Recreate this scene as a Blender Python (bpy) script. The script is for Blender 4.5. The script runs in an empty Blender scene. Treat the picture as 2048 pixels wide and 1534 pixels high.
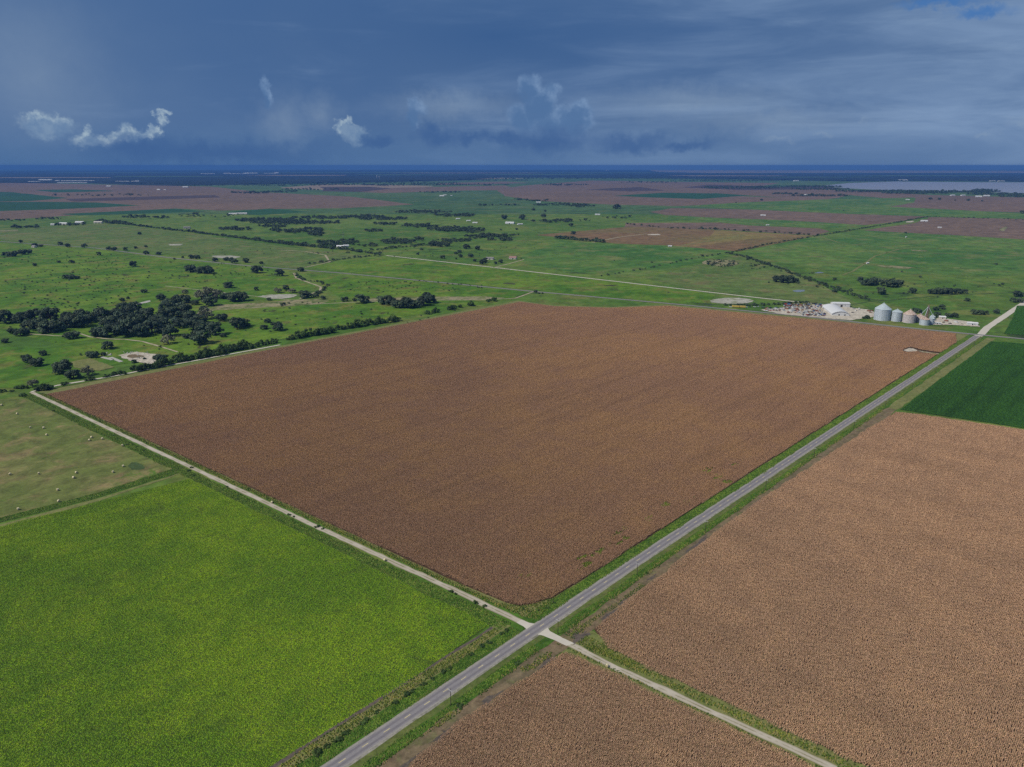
import bpy, math, random
import numpy as np
from mathutils import Vector

random.seed(11)
rng = np.random.default_rng(11)
sc = bpy.context.scene
R = math.radians

# ------------------------------------------------------------------ camera
H = 250.0                      # height of the camera over the plain
FPX, HZ = 1455.0, 331.0        # focal length and horizon row of a 2048 x 1534 frame
PITCH = math.atan((767 - HZ) / FPX)
cam_d = bpy.data.cameras.new('camera')
cam_d.sensor_width = 36.0
cam_d.lens = FPX / 2048 * 36.0
cam_d.clip_start = 1.0
cam_d.clip_end = 300000.0
cam = bpy.data.objects.new('camera', cam_d)
sc.collection.objects.link(cam)
cam.location = (0, 0, H)
cam.rotation_euler = (math.pi / 2 - PITCH, 0, 0)
sc.camera = cam


def P(x, y):
    """ground point under a pixel of the photograph"""
    a = (x - 1024) / FPX
    b = (767 - y) / FPX
    dy = math.cos(PITCH) + b * math.sin(PITCH)
    dz = -math.sin(PITCH) + b * math.cos(PITCH)
    t = -H / min(dz, -1e-4)
    t *= min(1.0, 46000.0 / (t * math.hypot(a, dy)))      # nothing is built past the edge of the plain
    return np.array((a * t, dy * t))


def sky_dir(x, y):
    a = (x - 1024) / FPX
    b = (767 - y) / FPX
    d = np.array((a, math.cos(PITCH) + b * math.sin(PITCH), -math.sin(PITCH) + b * math.cos(PITCH)))
    d /= np.linalg.norm(d)
    return math.atan2(d[0], d[1]), math.asin(d[2])


def metres(px, y):
    """width in metres of px pixels for a thing standing at row y"""
    q = P(1024, y)
    depth = q[1] * math.cos(PITCH) + H * math.sin(PITCH)
    return px * depth / FPX


# ------------------------------------------------------------------ light
SUN_EL = R(48)
SUN_TO = Vector((-0.93, -0.36, 0)).normalized()
sun_dir = Vector((SUN_TO.x * math.cos(SUN_EL), SUN_TO.y * math.cos(SUN_EL), math.sin(SUN_EL)))
sun_d = bpy.data.lights.new('sun', 'SUN')
sun_d.energy = 3.3
sun_d.angle = R(0.53)
sun_d.color = (1.0, 0.955, 0.88)
sun = bpy.data.objects.new('sun', sun_d)
sc.collection.objects.link(sun)
sun.rotation_euler = sun_dir.to_track_quat('Z', 'Y').to_euler()

sc.view_settings.view_transform = 'Standard'
sc.view_settings.look = 'None'
sc.view_settings.exposure = 0.0
sc.view_settings.gamma = 1.0
sc.render.engine = 'CYCLES'
sc.cycles.max_bounces = 4
sc.cycles.diffuse_bounces = 1
sc.cycles.glossy_bounces = 2
sc.cycles.transparent_max_bounces = 8
sc.cycles.volume_bounces = 0
sc.cycles.use_denoising = False      # keeps the fine grain of the crops

def C(r, g, b, k=1.0):
    def f(v):
        v /= 255.0
        return (v / 12.92 if v <= 0.04045 else ((v + 0.055) / 1.055) ** 2.4) * k
    return (f(r), f(g), f(b), 1.0)


class NT:
    """small helper to write node trees"""
    def __init__(self, tree):
        self.t = tree
        self.n = tree.nodes
        self.l = tree.links

    def node(self, kind, **kw):
        nd = self.n.new(kind)
        for k, v in kw.items():
            setattr(nd, k, v)
        return nd

    def put(self, sock, v):
        if v is None:
            return
        if isinstance(v, bpy.types.NodeSocket):
            self.l.new(v, sock)
        else:
            sock.default_value = v

    def math(self, op, a, b=None, c=None, clamp=False):
        nd = self.node('ShaderNodeMath', operation=op, use_clamp=clamp)
        for i, v in enumerate((a, b, c)):
            self.put(nd.inputs[i], v)
        return nd.outputs[0]

    def vmath(self, op, a, b=None):
        nd = self.node('ShaderNodeVectorMath', operation=op)
        self.put(nd.inputs[0], a)
        self.put(nd.inputs[1], b)
        return nd.outputs['Value'] if op in ('LENGTH', 'DOT_PRODUCT') else nd.outputs[0]

    def mix(self, fac, a, b, blend='MIX'):
        nd = self.node('ShaderNodeMix', data_type='RGBA', blend_type=blend)
        self.put(nd.inputs[0], fac)
        self.put(nd.inputs[6], a)
        self.put(nd.inputs[7], b)
        return nd.outputs[2]

    def noise(self, vec, scale, detail=3.0, rough=0.55, dist=0.0, col=False):
        nd = self.node('ShaderNodeTexNoise')
        self.put(nd.inputs['Vector'], vec)
        nd.inputs['Scale'].default_value = scale
        nd.inputs['Detail'].default_value = detail
        nd.inputs['Roughness'].default_value = rough
        nd.inputs['Distortion'].default_value = dist
        return nd.outputs['Color' if col else 'Fac']

    def step(self, v, lo, hi):
        nd = self.node('ShaderNodeMapRange', interpolation_type='SMOOTHSTEP')
        self.put(nd.inputs[0], v)
        nd.inputs[1].default_value = lo
        nd.inputs[2].default_value = hi
        return nd.outputs[0]

    def xyz(self, x, y, z):
        nd = self.node('ShaderNodeCombineXYZ')
        for i, v in enumerate((x, y, z)):
            self.put(nd.inputs[i], v)
        return nd.outputs[0]


# ------------------------------------------------------------------ world
world = bpy.data.worlds.new('World')
sc.world = world
world.use_nodes = True
w = NT(world.node_tree)
world.cycles.sampling_method = 'MANUAL'
world.cycles.sample_map_resolution = 512
w.n.clear()
sky = w.node('ShaderNodeTexSky', sky_type='NISHITA')
sky.sun_disc = False
sky.sun_elevation = SUN_EL
sky.sun_rotation = math.atan2(sun_dir.x, sun_dir.y)
sky.altitude = 250
sky.air_density = 1.2
sky.dust_density = 1.0
sky.ozone_density = 1.5
tc = w.node('ShaderNodeTexCoord')
sep = w.node('ShaderNodeSeparateXYZ')
w.l.new(tc.outputs['Generated'], sep.inputs[0])
dx, dy, dz = sep.outputs
az = w.math('ARCTAN2', dx, dy)
el = w.math('ARCSINE', dz)
flat = w.xyz(az, el, 0.0)
streak = w.xyz(w.math('MULTIPLY', az, 1.0), w.math('MULTIPLY', el, 5.5), 3.1)
n_big = w.noise(w.xyz(az, w.math('MULTIPLY', el, 2.0), 7.3), 2.3, 4, 0.5)
n_str = w.noise(streak, 5.0, 6, 0.58, 0.5)
n_fine = w.noise(streak, 14.0, 5, 0.6, 0.3)
# the storm deck: dark slate blue, streaked with paler high cloud, heavier over the middle of the plain
heavy = w.math('SUBTRACT', 1.0, w.vmath('LENGTH', w.vmath('MULTIPLY', w.vmath('SUBTRACT', flat, (-0.02, 0.155, 0)), (1.55, 6.0, 0))), clamp=True)
pale = w.step(w.math('ADD', w.math('MULTIPLY', n_str, 0.9), w.math('MULTIPLY', az, 0.30)), 0.36, 0.86)
pale = w.math('MULTIPLY', pale, w.math('SUBTRACT', 1.0, w.math('MULTIPLY', heavy, 0.85)))
deck = w.mix(w.step(n_big, 0.3, 0.7), C(76, 108, 153), C(94, 122, 160))
deck = w.mix(w.math('MULTIPLY', heavy, 0.95), deck, C(58, 93, 141))
deck = w.mix(w.math('MULTIPLY', pale, 0.95), deck, C(128, 154, 188))
deck = w.mix(w.math('MULTIPLY', w.step(n_fine, 0.52, 0.75), w.math('MULTIPLY', pale, 0.35)), deck, C(140, 164, 190))
low = w.math('SUBTRACT', 1.0, w.step(el, 0.0, 0.06))
deck = w.mix(w.math('MULTIPLY', low, 0.55), deck, w.mix(w.step(az, -0.5, 0.5), C(68, 107, 153), C(92, 122, 162)))

# cumulus standing along the horizon
warp1 = w.vmath('SUBTRACT', w.noise(flat, 55, 5, 0.62, 0.0, True), (0.5, 0.5, 0.5))
warp2 = w.vmath('SUBTRACT', w.noise(flat, 16, 2, 0.5, 0.0, True), (0.5, 0.5, 0.5))
wp = w.vmath('ADD', flat, w.vmath('MULTIPLY', warp1, (0.036, 0.032, 0)))
wp = w.vmath('ADD', wp, w.vmath('MULTIPLY', warp2, (0.030, 0.018, 0)))


def cloud_mask(blobs, soft=(0.0, 0.62), shift=None):
    best = None
    wq = w.vmath('ADD', wp, shift) if shift else wp
    for (x, y, rx, ry) in blobs:
        a, e = sky_dir(x, y)
        sx, sy = FPX / rx * 0.9, FPX / ry
        d = w.vmath('LENGTH', w.vmath('MULTIPLY', w.vmath('SUBTRACT', wq, (a, e, 0)), (sx, sy, 0)))
        m = w.math('SUBTRACT', 1.0, d)
        best = m if best is None else w.math('MAXIMUM', best, m)
    return w.step(best, *soft)


billow = w.noise(w.vmath('ADD', flat, (0.004, -0.005, 0)), 60, 4, 0.6)
BR = ([(95, 250, 44, 24), (130, 240, 17, 13), (70, 240, 22, 16),
                     (180, 282, 30, 15), (175, 266, 13, 13), (214, 283, 30, 13), (256, 262, 22, 16),
                     (240, 274, 26, 12), (290, 268, 20, 9), (303, 262, 13, 9), (319, 244, 11, 13), (331, 233, 11, 7),
                     (691, 243, 15, 12), (706, 264, 25, 22), (692, 257, 15, 16)])
bright = cloud_mask(BR)
lit_b = w.math('SUBTRACT', 1.0, cloud_mask(BR, (0.0, 0.5), (-0.004, 0.0075, 0)))
DM = ([(534, 178, 15, 28), (1064, 172, 26, 26), (1078, 205, 36, 44), (1104, 240, 46, 36),
                  (1152, 238, 36, 34), (1156, 216, 24, 18), (832, 214, 24, 20), (825, 236, 16, 28), (1050, 235, 40, 34), (1090, 190, 30, 30)])
dim = cloud_mask(DM, (0.0, 0.6))
lit_d = w.math('SUBTRACT', 1.0, cloud_mask(DM, (0.0, 0.7), (0.005, 0.010, 0)))
wisp = cloud_mask([(1560, 276, 46, 10), (1640, 266, 32, 9), (1966, 269, 22, 8), (2038, 246, 36, 12), (1735, 232, 20, 7),
                   (570, 240, 70, 75), (640, 225, 60, 50), (900, 212, 190, 38), (1380, 205, 260, 46), (1560, 240, 260, 40), (60, 150, 160, 180)], (0.0, 1.5))
dark = cloud_mask([(760, 279, 46, 15), (878, 272, 66, 27), (866, 254, 22, 16), (945, 272, 56, 19), (1010, 276, 70, 20),
                   (1095, 282, 130, 34), (1260, 285, 110, 28), (1370, 290, 80, 18), (420, 305, 280, 34), (280, 295, 90, 30)], (0.0, 0.9))
deck = w.mix(w.math('MULTIPLY', wisp, 0.48), deck, C(140, 160, 182))
deck = w.mix(w.math('MULTIPLY', dim, 0.75), deck, w.mix(w.math('MULTIPLY', lit_d, w.math('ADD', 0.3, w.math('MULTIPLY', w.step(billow, 0.35, 0.65), 0.7))), C(80, 114, 158), C(122, 150, 186)))
deck = w.mix(w.math('MULTIPLY', bright, 0.85), deck, w.mix(w.math('MULTIPLY', w.math('ADD', 0.35, w.math('MULTIPLY', lit_b, 0.65)), w.math('ADD', 0.35, w.math('MULTIPLY', w.step(billow, 0.36, 0.64), 0.65))), C(92, 124, 164), C(164, 184, 198)))
deck = w.mix(w.math('MULTIPLY', dark, 0.8), deck, C(62, 96, 146))

# overhead the deck breaks up and blue sky shows
cover = w.math('SUBTRACT', 1.02, w.step(w.math('ADD', el, w.math('MULTIPLY', w.math('SUBTRACT', w.noise(flat, 4.0, 5, 0.6), 0.5), 0.5)), 0.30, 0.62), clamp=True)
hole = cloud_mask([(1880, 4, 80, 12), (1960, 22, 60, 14)], (0.0, 0.9))
deck = w.mix(w.math('MULTIPLY', hole, 0.75), deck, C(58, 112, 176))
bg_sky = w.node('ShaderNodeBackground')
w.l.new(sky.outputs[0], bg_sky.inputs[0])
bg_sky.inputs[1].default_value = 0.07
bg_deck = w.node('ShaderNodeBackground')
w.l.new(deck, bg_deck.inputs[0])
bg_deck.inputs[1].default_value = 1.0
mx = w.node('ShaderNodeMixShader')
w.l.new(cover, mx.inputs[0])
w.l.new(bg_sky.outputs[0], mx.inputs[1])
w.l.new(bg_deck.outputs[0], mx.inputs[2])
wo = w.node('ShaderNodeOutputWorld')
w.l.new(mx.outputs[0], wo.inputs[0])

# ------------------------------------------------------------------ frame of the survey grid
ORG = P(1068.5, 1261)
_d = P(1322, 1088) - P(958, 1335)
DIR = _d / np.linalg.norm(_d)
NRM = np.array((DIR[1], -DIR[0]))
ANG = math.atan2(DIR[1], DIR[0])


def drift(s):
    return max(0.0, s - 100) * 0.0117


def SN(s, n):
    """s metres along the highway from the crossing, n metres to its right"""
    return ORG + DIR * (s + 1.3e-5 * max(0.0, s) ** 2) + NRM * (n * (1.0 + 1.2e-5 * abs(n)) + drift(s))


def lane_s(n):
    """the gravel lane that crosses the highway"""
    if n < 0:
        return 1.5 + 0.0825 * n
    return 2.0 + 0.080 * n


# ------------------------------------------------------------------ helpers
root_col = sc.collection


def link(o):
    root_col.objects.link(o)
    return o


def tag(o, label, cat=None, group=None, kind=None):
    o['label'] = label
    if cat:
        o['category'] = cat
    if group:
        o['group'] = group
    if kind:
        o['kind'] = kind
    return o


def mesh_obj(name, verts, faces, mats, parent=None, midx=None, smooth=False, cols=None):
    me = bpy.data.meshes.new(name)
    me.from_pydata([tuple(v) for v in verts], [], [tuple(f) for f in faces])
    if not isinstance(mats, (list, tuple)):
        mats = [mats]
    for m in mats:
        me.materials.append(m)
    if midx is not None:
        me.polygons.foreach_set('material_index', midx)
    if cols is not None:
        at = me.color_attributes.new('col', 'FLOAT_COLOR', 'POINT')
        at.data.foreach_set('color', np.asarray(cols, dtype=np.float32).ravel())
    if smooth:
        me.polygons.foreach_set('use_smooth', [True] * len(me.polygons))
    me.update()
    o = bpy.data.objects.new(name, me)
    link(o)
    if parent:
        o.parent = parent
    return o


def empty(name, loc, rz=0.0):
    o = bpy.data.objects.new(name, None)
    o.empty_display_size = 0.5
    o.location = loc
    o.rotation_euler = (0, 0, rz)
    return link(o)


class MB:
    """collects boxes, cylinders and cones into one mesh"""
    def __init__(self):
        self.v, self.f, self.m = [], [], []

    def add(self, vs, fs, m=0):
        b = len(self.v)
        self.v += [tuple(q) for q in vs]
        self.f += [tuple(i + b for i in q) for q in fs]
        self.m += [m] * len(fs)

    def box(self, c, s, m=0, rz=0.0, taper=1.0):
        x, y, z = s[0] / 2, s[1] / 2, s[2] / 2
        vs = []
        for dz_, k in ((-z, 1.0), (z, taper)):
            for dx_, dy_ in ((-x, -y), (x, -y), (x, y), (-x, y)):
                px, py = dx_ * k, dy_ * k
                vs.append((c[0] + px * math.cos(rz) - py * math.sin(rz), c[1] + px * math.sin(rz) + py * math.cos(rz), c[2] + dz_))
        self.add(vs, [(3, 2, 1, 0), (4, 5, 6, 7), (0, 1, 5, 4), (1, 2, 6, 5), (2, 3, 7, 6), (3, 0, 4, 7)], m)

    def bar(self, a, b, r0, r1=None, n=6, m=0, cap=True):
        r1 = r0 if r1 is None else r1
        a, b = Vector(a), Vector(b)
        d = (b - a).normalized()
        u = d.cross(Vector((0, 0, 1)))
        if u.length < 1e-3:
            u = d.cross(Vector((1, 0, 0)))
        u.normalize()
        q = d.cross(u)
        vs = []
        for p, r in ((a, r0), (b, r1)):
            for i in range(n):
                t = 2 * math.pi * i / n
                vs.append(p + u * (r * math.cos(t)) + q * (r * math.sin(t)))
        fs = [(i, (i + 1) % n, n + (i + 1) % n, n + i) for i in range(n)]
        if cap:
            fs += [tuple(range(n - 1, -1, -1)), tuple(range(n, 2 * n))]
        self.add(vs, fs, m)

    def lathe(self, prof, n=32, c=(0, 0), m=0):
        """prof: list of (radius, z)"""
        vs, fs = [], []
        for r, z in prof:
            for i in range(n):
                t = 2 * math.pi * i / n
                vs.append((c[0] + r * math.cos(t), c[1] + r * math.sin(t), z))
        for k in range(len(prof) - 1):
            for i in range(n):
                j = (i + 1) % n
                fs.append((k * n + i, k * n + j, (k + 1) * n + j, (k + 1) * n + i))
        self.add(vs, fs, m)

    def build(self, name, mats, parent=None, smooth=False):
        return mesh_obj(name, self.v, self.f, mats, parent, self.m, smooth)


def copy_tree(o, parent=None):
    c = o.copy()
    link(c)
    c.parent = parent
    for ch in list(o.children):
        copy_tree(ch, c)
    return c


# ------------------------------------------------------------------ materials
def new_mat(name):
    m = bpy.data.materials.new(name)
    m.use_nodes = True
    t = NT(m.node_tree)
    t.n.clear()
    out = t.node('ShaderNodeOutputMaterial')
    b = t.node('ShaderNodeBsdfPrincipled')
    b.inputs['Roughness'].default_value = 0.9
    b.inputs['Specular IOR Level'].default_value = 0.2
    t.l.new(b.outputs[0], out.inputs[0])
    return m, t, b


def pos(t):
    return t.node('ShaderNodeNewGeometry').outputs['Position']


def aligned(t, sx=1.0, sy=1.0, ang=None):
    mp = t.node('ShaderNodeMapping')
    t.l.new(pos(t), mp.inputs[0])
    # rotate so that x runs along the highway, then squeeze
    mp.vector_type = 'TEXTURE'
    mp.inputs['Rotation'].default_value = (0, 0, ANG if ang is None else ang)
    mp.inputs['Scale'].default_value = (1.0 / sx, 1.0 / sy, 1.0)
    return mp.outputs[0]


def land(name, c1, c2, c3=None, big=0.004, mid=0.03, fine=0.35, patch=0.5, spot=None, spot_at=0.66, streak=0.0, bump=0.0, ang=None):
    """open ground: two colours in broad patches, a third in smaller ones, fine grain"""
    m, t, b = new_mat(name)
    p = aligned(t, ang=ang)
    nb = t.noise(p, big, 4, 0.6, 0.4)
    nm = t.noise(p, mid, 5, 0.65, 0.3)
    nf = t.noise(p, fine, 3, 0.7)
    col = t.mix(t.step(t.math('ADD', t.math('MULTIPLY', nb, 0.6), t.math('MULTIPLY', nm, 0.4)), 0.38, 0.62), c1, c2)
    if c3:
        col = t.mix(t.math('MULTIPLY', t.step(nm, 0.50, 0.68), patch), col, c3)
    if spot:
        col = t.mix(t.step(t.noise(p, mid * 0.8, 6, 0.7, 0.6), spot_at, spot_at + 0.08), col, spot)
    if streak:
        ns = t.noise(aligned(t, 0.02, 0.35, ang), 1.0, 3, 0.6)
        col = t.mix(t.math('MULTIPLY', t.step(ns, 0.35, 0.7), streak), col, t.mix(0.5, col, (0, 0, 0, 1)))
    mott = t.math('ADD', 0.62, t.math('MULTIPLY', t.step(t.noise(p, mid * 2.2, 8, 0.80, 0.5), 0.30, 0.70), 0.74))
    grain = t.math('MULTIPLY', mott, t.math('ADD', 0.70, t.math('MULTIPLY', nf, 0.60)))
    col = t.mix(1.0, col, t.xyz(grain, grain, grain), 'MULTIPLY')
    t.l.new(col, b.inputs['Base Color'])
    if bump:
        bp = t.node('ShaderNodeBump')
        bp.inputs['Strength'].default_value = bump
        bp.inputs['Distance'].default_value = 1.0
        t.l.new(nf, bp.inputs['Height'])
        t.l.new(bp.outputs[0], b.inputs['Normal'])
    return m


def tint_mat(name, tint=(1, 1, 1, 1), tint2=None, big=0.006, mid=0.05, spec=0.2, lo=0.40, hi=0.62, streak=0.0, tint3=None, across=False):
    """plants: colour stored on the plant, drifting in broad patches across the place"""
    m, t, b = new_mat(name)
    at = t.node('ShaderNodeAttribute', attribute_name='col')
    col = at.outputs['Color']
    if tint2:
        p = aligned(t)
        f = t.math('ADD', t.math('MULTIPLY', t.noise(p, big, 4, 0.6, 0.5), 0.55), t.math('MULTIPLY', t.noise(p, mid, 4, 0.65, 0.3), 0.45))
        tn = t.mix(t.step(f, lo, hi), tint, tint2)
        if tint3:
            tn = t.mix(t.step(t.noise(p, mid * 0.45, 6, 0.7, 0.8), 0.56, 0.72), tn, tint3)
        col = t.mix(1.0, col, tn, 'MULTIPLY')
        if streak:
            ns = t.noise(aligned(t, 0.035, 0.006) if across else aligned(t, 0.006, 0.10), 1.0, 4, 0.6, 0.4)
            g = t.math('SUBTRACT', 1.0, t.math('MULTIPLY', t.step(ns, 0.45, 0.72), streak))
            col = t.mix(1.0, col, t.xyz(g, g, g), 'MULTIPLY')
    t.l.new(col, b.inputs['Base Color'])
    b.inputs['Specular IOR Level'].default_value = spec
    b.inputs['Roughness'].default_value = 0.75
    return m


def plain(name, col, rough=0.7, metal=0.0, spec=0.3, var=0.25, scale=0.6, col2=None):
    m, t, b = new_mat(name)
    n = t.noise(pos(t), scale, 4, 0.65)
    dark_ = tuple(c * (1 - var) for c in col[:3]) + (1,)
    c = t.mix(t.step(n, 0.3, 0.7), col, col2 or dark_)
    t.l.new(c, b.inputs['Base Color'])
    b.inputs['Roughness'].default_value = rough
    b.inputs['Metallic'].default_value = metal
    b.inputs['Specular IOR Level'].default_value = spec
    return m


M = {}
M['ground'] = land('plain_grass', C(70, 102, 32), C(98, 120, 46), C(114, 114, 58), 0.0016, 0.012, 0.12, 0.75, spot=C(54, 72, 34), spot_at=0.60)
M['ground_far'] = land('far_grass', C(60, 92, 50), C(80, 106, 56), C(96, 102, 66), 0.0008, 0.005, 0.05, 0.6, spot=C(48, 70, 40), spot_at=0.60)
M['pasture'] = land('pasture_grass', C(68, 106, 22), C(102, 128, 36), C(112, 110, 52), 0.006, 0.02, 0.2, 0.85, spot=C(64, 64, 40), spot_at=0.60, streak=0.12)
M['pasture_dull'] = land('dull_pasture', C(84, 108, 46), C(102, 116, 58), C(118, 110, 70), 0.004, 0.016, 0.2, 0.8, spot=C(64, 80, 42), spot_at=0.61, streak=0.12)
M['hay'] = land('mown_hay', C(98, 110, 52), C(116, 116, 66), C(134, 118, 80), 0.008, 0.03, 0.5, 0.9, spot=C(80, 108, 34), spot_at=0.60, streak=0.2)
M['grass_soil'] = land('grass_soil', C(58, 78, 24), C(78, 98, 30), C(66, 70, 40), 0.01, 0.06, 0.7, 0.5)
M['verge'] = land('mown_verge', C(84, 100, 44), C(100, 108, 54), C(108, 100, 68), 0.02, 0.12, 0.9, 0.6, streak=0.15)
M['ditch'] = land('ditch_grass', C(58, 90, 24), C(74, 106, 32), C(96, 106, 46), 0.02, 0.1, 0.9, 0.45)
M['olive'] = land('olive_verge', C(108, 114, 62), C(124, 122, 74), C(92, 104, 50), 0.02, 0.1, 0.9, 0.5)
M['crop_soil'] = land('crop_soil', C(78, 58, 42), C(92, 70, 50), C(84, 74, 48), 0.01, 0.06, 0.7, 0.5)
M['soy_soil'] = land('bean_soil', C(34, 60, 26), C(42, 72, 30), None, 0.01, 0.06, 0.7)
M['dirt'] = land('dirt_track', C(126, 108, 82), C(112, 100, 76), C(104, 108, 62), 0.03, 0.10, 0.8, 0.6, spot=C(72, 66, 62), spot_at=0.62, streak=0.35)
M['mud'] = plain('wet_mud', C(78, 70, 64), 0.6, 0, 0.3, 0.35, 0.5, C(108, 96, 82))
M['brown'] = land('far_sorghum', C(112, 94, 78), C(124, 102, 84), C(100, 86, 74), 0.0016, 0.008, 0.1, 0.6, streak=0.35)
M['brown_dark'] = land('far_turned_soil', C(72, 62, 60), C(84, 70, 66), None, 0.0012, 0.008, 0.1, 0.5, streak=0.3)
M['stubble'] = land('stubble', C(126, 116, 62), C(134, 108, 70), C(110, 112, 58), 0.0022, 0.012, 0.12, 0.7, streak=0.2)
M['stubble_brown'] = land('brown_stubble', C(124, 98, 66), C(112, 104, 60), C(128, 90, 64), 0.0025, 0.012, 0.12, 0.6, streak=0.3)
M['tan'] = land('far_bare_field', C(150, 134, 112), C(132, 116, 98), None, 0.0012, 0.008, 0.1, streak=0.3)
M['green_dark'] = land('far_bean_crop', C(36, 76, 44), C(44, 86, 48), None, 0.0012, 0.01, 0.1, streak=0.2)
M['green_field'] = land('far_green_crop', C(64, 104, 38), C(96, 122, 50), C(114, 118, 66), 0.003, 0.012, 0.1, 0.85, spot=C(62, 84, 40), spot_at=0.61, streak=0.18)
M['wood'] = land('far_wood', C(24, 32, 26), C(32, 42, 32), C(60, 66, 50), 0.0004, 0.003, 0.03, 0.5)
M['scrub'] = land('scrub_ground', C(66, 84, 46), C(82, 98, 56), C(54, 70, 40), 0.004, 0.02, 0.2, 0.7)
M['white_gravel'] = land('caliche', C(196, 186, 168), C(180, 170, 152), C(160, 150, 130), 0.02, 0.1, 0.8, 0.6)
M['sand'] = land('creek_sand', C(150, 138, 108), C(122, 122, 80), C(98, 110, 56), 0.02, 0.05, 0.5, 0.95, spot=C(84, 100, 48), spot_at=0.52)
M['pad'] = land('pale_pad', C(172, 168, 154), C(154, 152, 134), C(128, 132, 96), 0.02, 0.06, 0.5, 0.8)
M['slab'] = plain('concrete', C(182, 178, 168), 0.85, 0, 0.2, 0.15, 0.5)


def asphalt(name, c, c2, edge):
    m, t, b = new_mat(name)
    uv = t.node('ShaderNodeUVMap').outputs[0]
    s = t.node('ShaderNodeSeparateXYZ')
    t.l.new(uv, s.inputs[0])
    u = t.math('ABSOLUTE', s.outputs[0])
    lane = t.math('ABSOLUTE', t.math('SUBTRACT', u, 1.55))
    worn = t.math('SUBTRACT', 1.0, t.step(lane, 0.25, 1.0))
    n1 = t.noise(pos(t), 0.05, 4, 0.6)
    n2 = t.noise(pos(t), 0.8, 4, 0.7)
    col = t.mix(t.math('MULTIPLY', worn, t.math('ADD', 0.35, t.math('MULTIPLY', n1, 0.6))), c, c2)
    col = t.mix(t.math('MULTIPLY', t.step(t.math('ADD', u, t.math('MULTIPLY', n2, 0.8)), 3.0, 3.9), 0.8), col, edge)
    # tar lines where cracks were sealed
    ck = t.noise(t.vmath('MULTIPLY', uv, (1.6, 0.10, 1)), 1.0, 2, 0.5, 1.2)
    line = t.math('SUBTRACT', 1.0, t.step(t.math('ABSOLUTE', t.math('SUBTRACT', ck, 0.5)), 0.0, 0.018))
    col = t.mix(t.math('MULTIPLY', line, 0.5), col, (0.03, 0.03, 0.035, 1))
    g = t.math('ADD', 0.8, t.math('MULTIPLY', n2, 0.4))
    col = t.mix(1.0, col, t.xyz(g, g, g), 'MULTIPLY')
    t.l.new(col, b.inputs['Base Color'])
    b.inputs['Roughness'].default_value = 0.85
    return m


def gravel_lane(name, c, c2, mid, half):
    """two pale wheel tracks, a duller middle"""
    m, t, b = new_mat(name)
    uv = t.node('ShaderNodeUVMap').outputs[0]
    s = t.node('ShaderNodeSeparateXYZ')
    t.l.new(uv, s.inputs[0])
    u = t.math('ABSOLUTE', s.outputs[0])
    n1 = t.noise(pos(t), 0.08, 5, 0.6)
    n2 = t.noise(pos(t), 1.0, 4, 0.7)
    col = t.mix(t.step(n1, 0.35, 0.65), c, c2)
    centre = t.math('SUBTRACT', 1.0, t.step(t.math('ADD', u, t.math('MULTIPLY', n2, 0.3)), 0.25, 0.75))
    col = t.mix(t.math('MULTIPLY', centre, t.step(n1, 0.40, 0.62)), col, mid)
    rim = t.step(t.math('ADD', u, t.math('MULTIPLY', n2, 0.9)), half - 0.3, half + 0.5)
    col = t.mix(t.math('MULTIPLY', rim, 0.6), col, mid)
    g = t.math('ADD', 0.82, t.math('MULTIPLY', n2, 0.36))
    col = t.mix(1.0, col, t.xyz(g, g, g), 'MULTIPLY')
    t.l.new(col, b.inputs['Base Color'])
    b.inputs['Roughness'].default_value = 0.95
    return m


M['asphalt'] = asphalt('asphalt', C(138, 133, 132), C(112, 107, 110), C(158, 152, 140))
M['asphalt_far'] = asphalt('asphalt_distant', C(136, 132, 130), C(122, 118, 118), C(140, 134, 122))
M['lane'] = gravel_lane('caliche_lane', C(188, 178, 160), C(172, 162, 142), C(130, 122, 88), 2.0)
M['lane_small'] = gravel_lane('pale_farm_track', C(184, 172, 150), C(166, 154, 130), C(130, 124, 84), 1.4)
M['lane_white'] = plain('white_caliche_road', C(202, 194, 178), 0.95, 0, 0.1, 0.12, 0.1)
M['yellow'] = plain('road_paint', C(226, 208, 152), 0.7, 0, 0.3, 0.3, 1.5)
M['shoulder'] = land('chip_seal_shoulder', C(150, 144, 132), C(136, 132, 120), C(120, 118, 88), 0.03, 0.15, 1.0, 0.6)
M['rust'] = plain('rusty_steel', C(124, 84, 66), 0.8, 0.1, 0.3, 0.4, 0.4, C(160, 140, 130))
M['steel'] = plain('galvanised_steel', C(196, 205, 212), 0.5, 0.12, 0.5, 0.12, 0.25)
M['steel_roof'] = plain('galvanised_roof', C(186, 198, 200), 0.5, 0.1, 0.5, 0.12, 0.25)
M['steel_pink'] = plain('weathered_steel', C(206, 196, 194), 0.7, 0.05, 0.4, 0.2, 0.3)
M['rust_roof'] = plain('rust_streaked_roof', C(206, 192, 178), 0.75, 0.05, 0.3, 0.3, 0.45, C(160, 128, 108))
M['white_metal'] = plain('white_sheet_metal', C(214, 214, 212), 0.6, 0, 0.4, 0.08, 0.2)
M['cream'] = plain('cream_wall', C(206, 198, 184), 0.8, 0, 0.3, 0.1, 0.3)
M['grey_roof'] = plain('grey_shingle', C(140, 136, 134), 0.85, 0, 0.2, 0.2, 0.5)
M['pink_roof'] = plain('faded_red_roof', C(168, 132, 124), 0.85, 0, 0.2, 0.2, 0.5)
M['dark'] = plain('dark_opening', C(40, 40, 44), 0.6, 0, 0.4, 0.2)
M['timber'] = plain('pole_timber', C(74, 64, 56), 0.85, 0, 0.2, 0.2, 2.0)
M['insulator'] = plain('pole_fittings', C(196, 194, 190), 0.5, 0, 0.4, 0.1)
M['bale'] = plain('baled_hay', C(226, 212, 172), 0.9, 0, 0.1, 0.25, 3.0)
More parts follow.
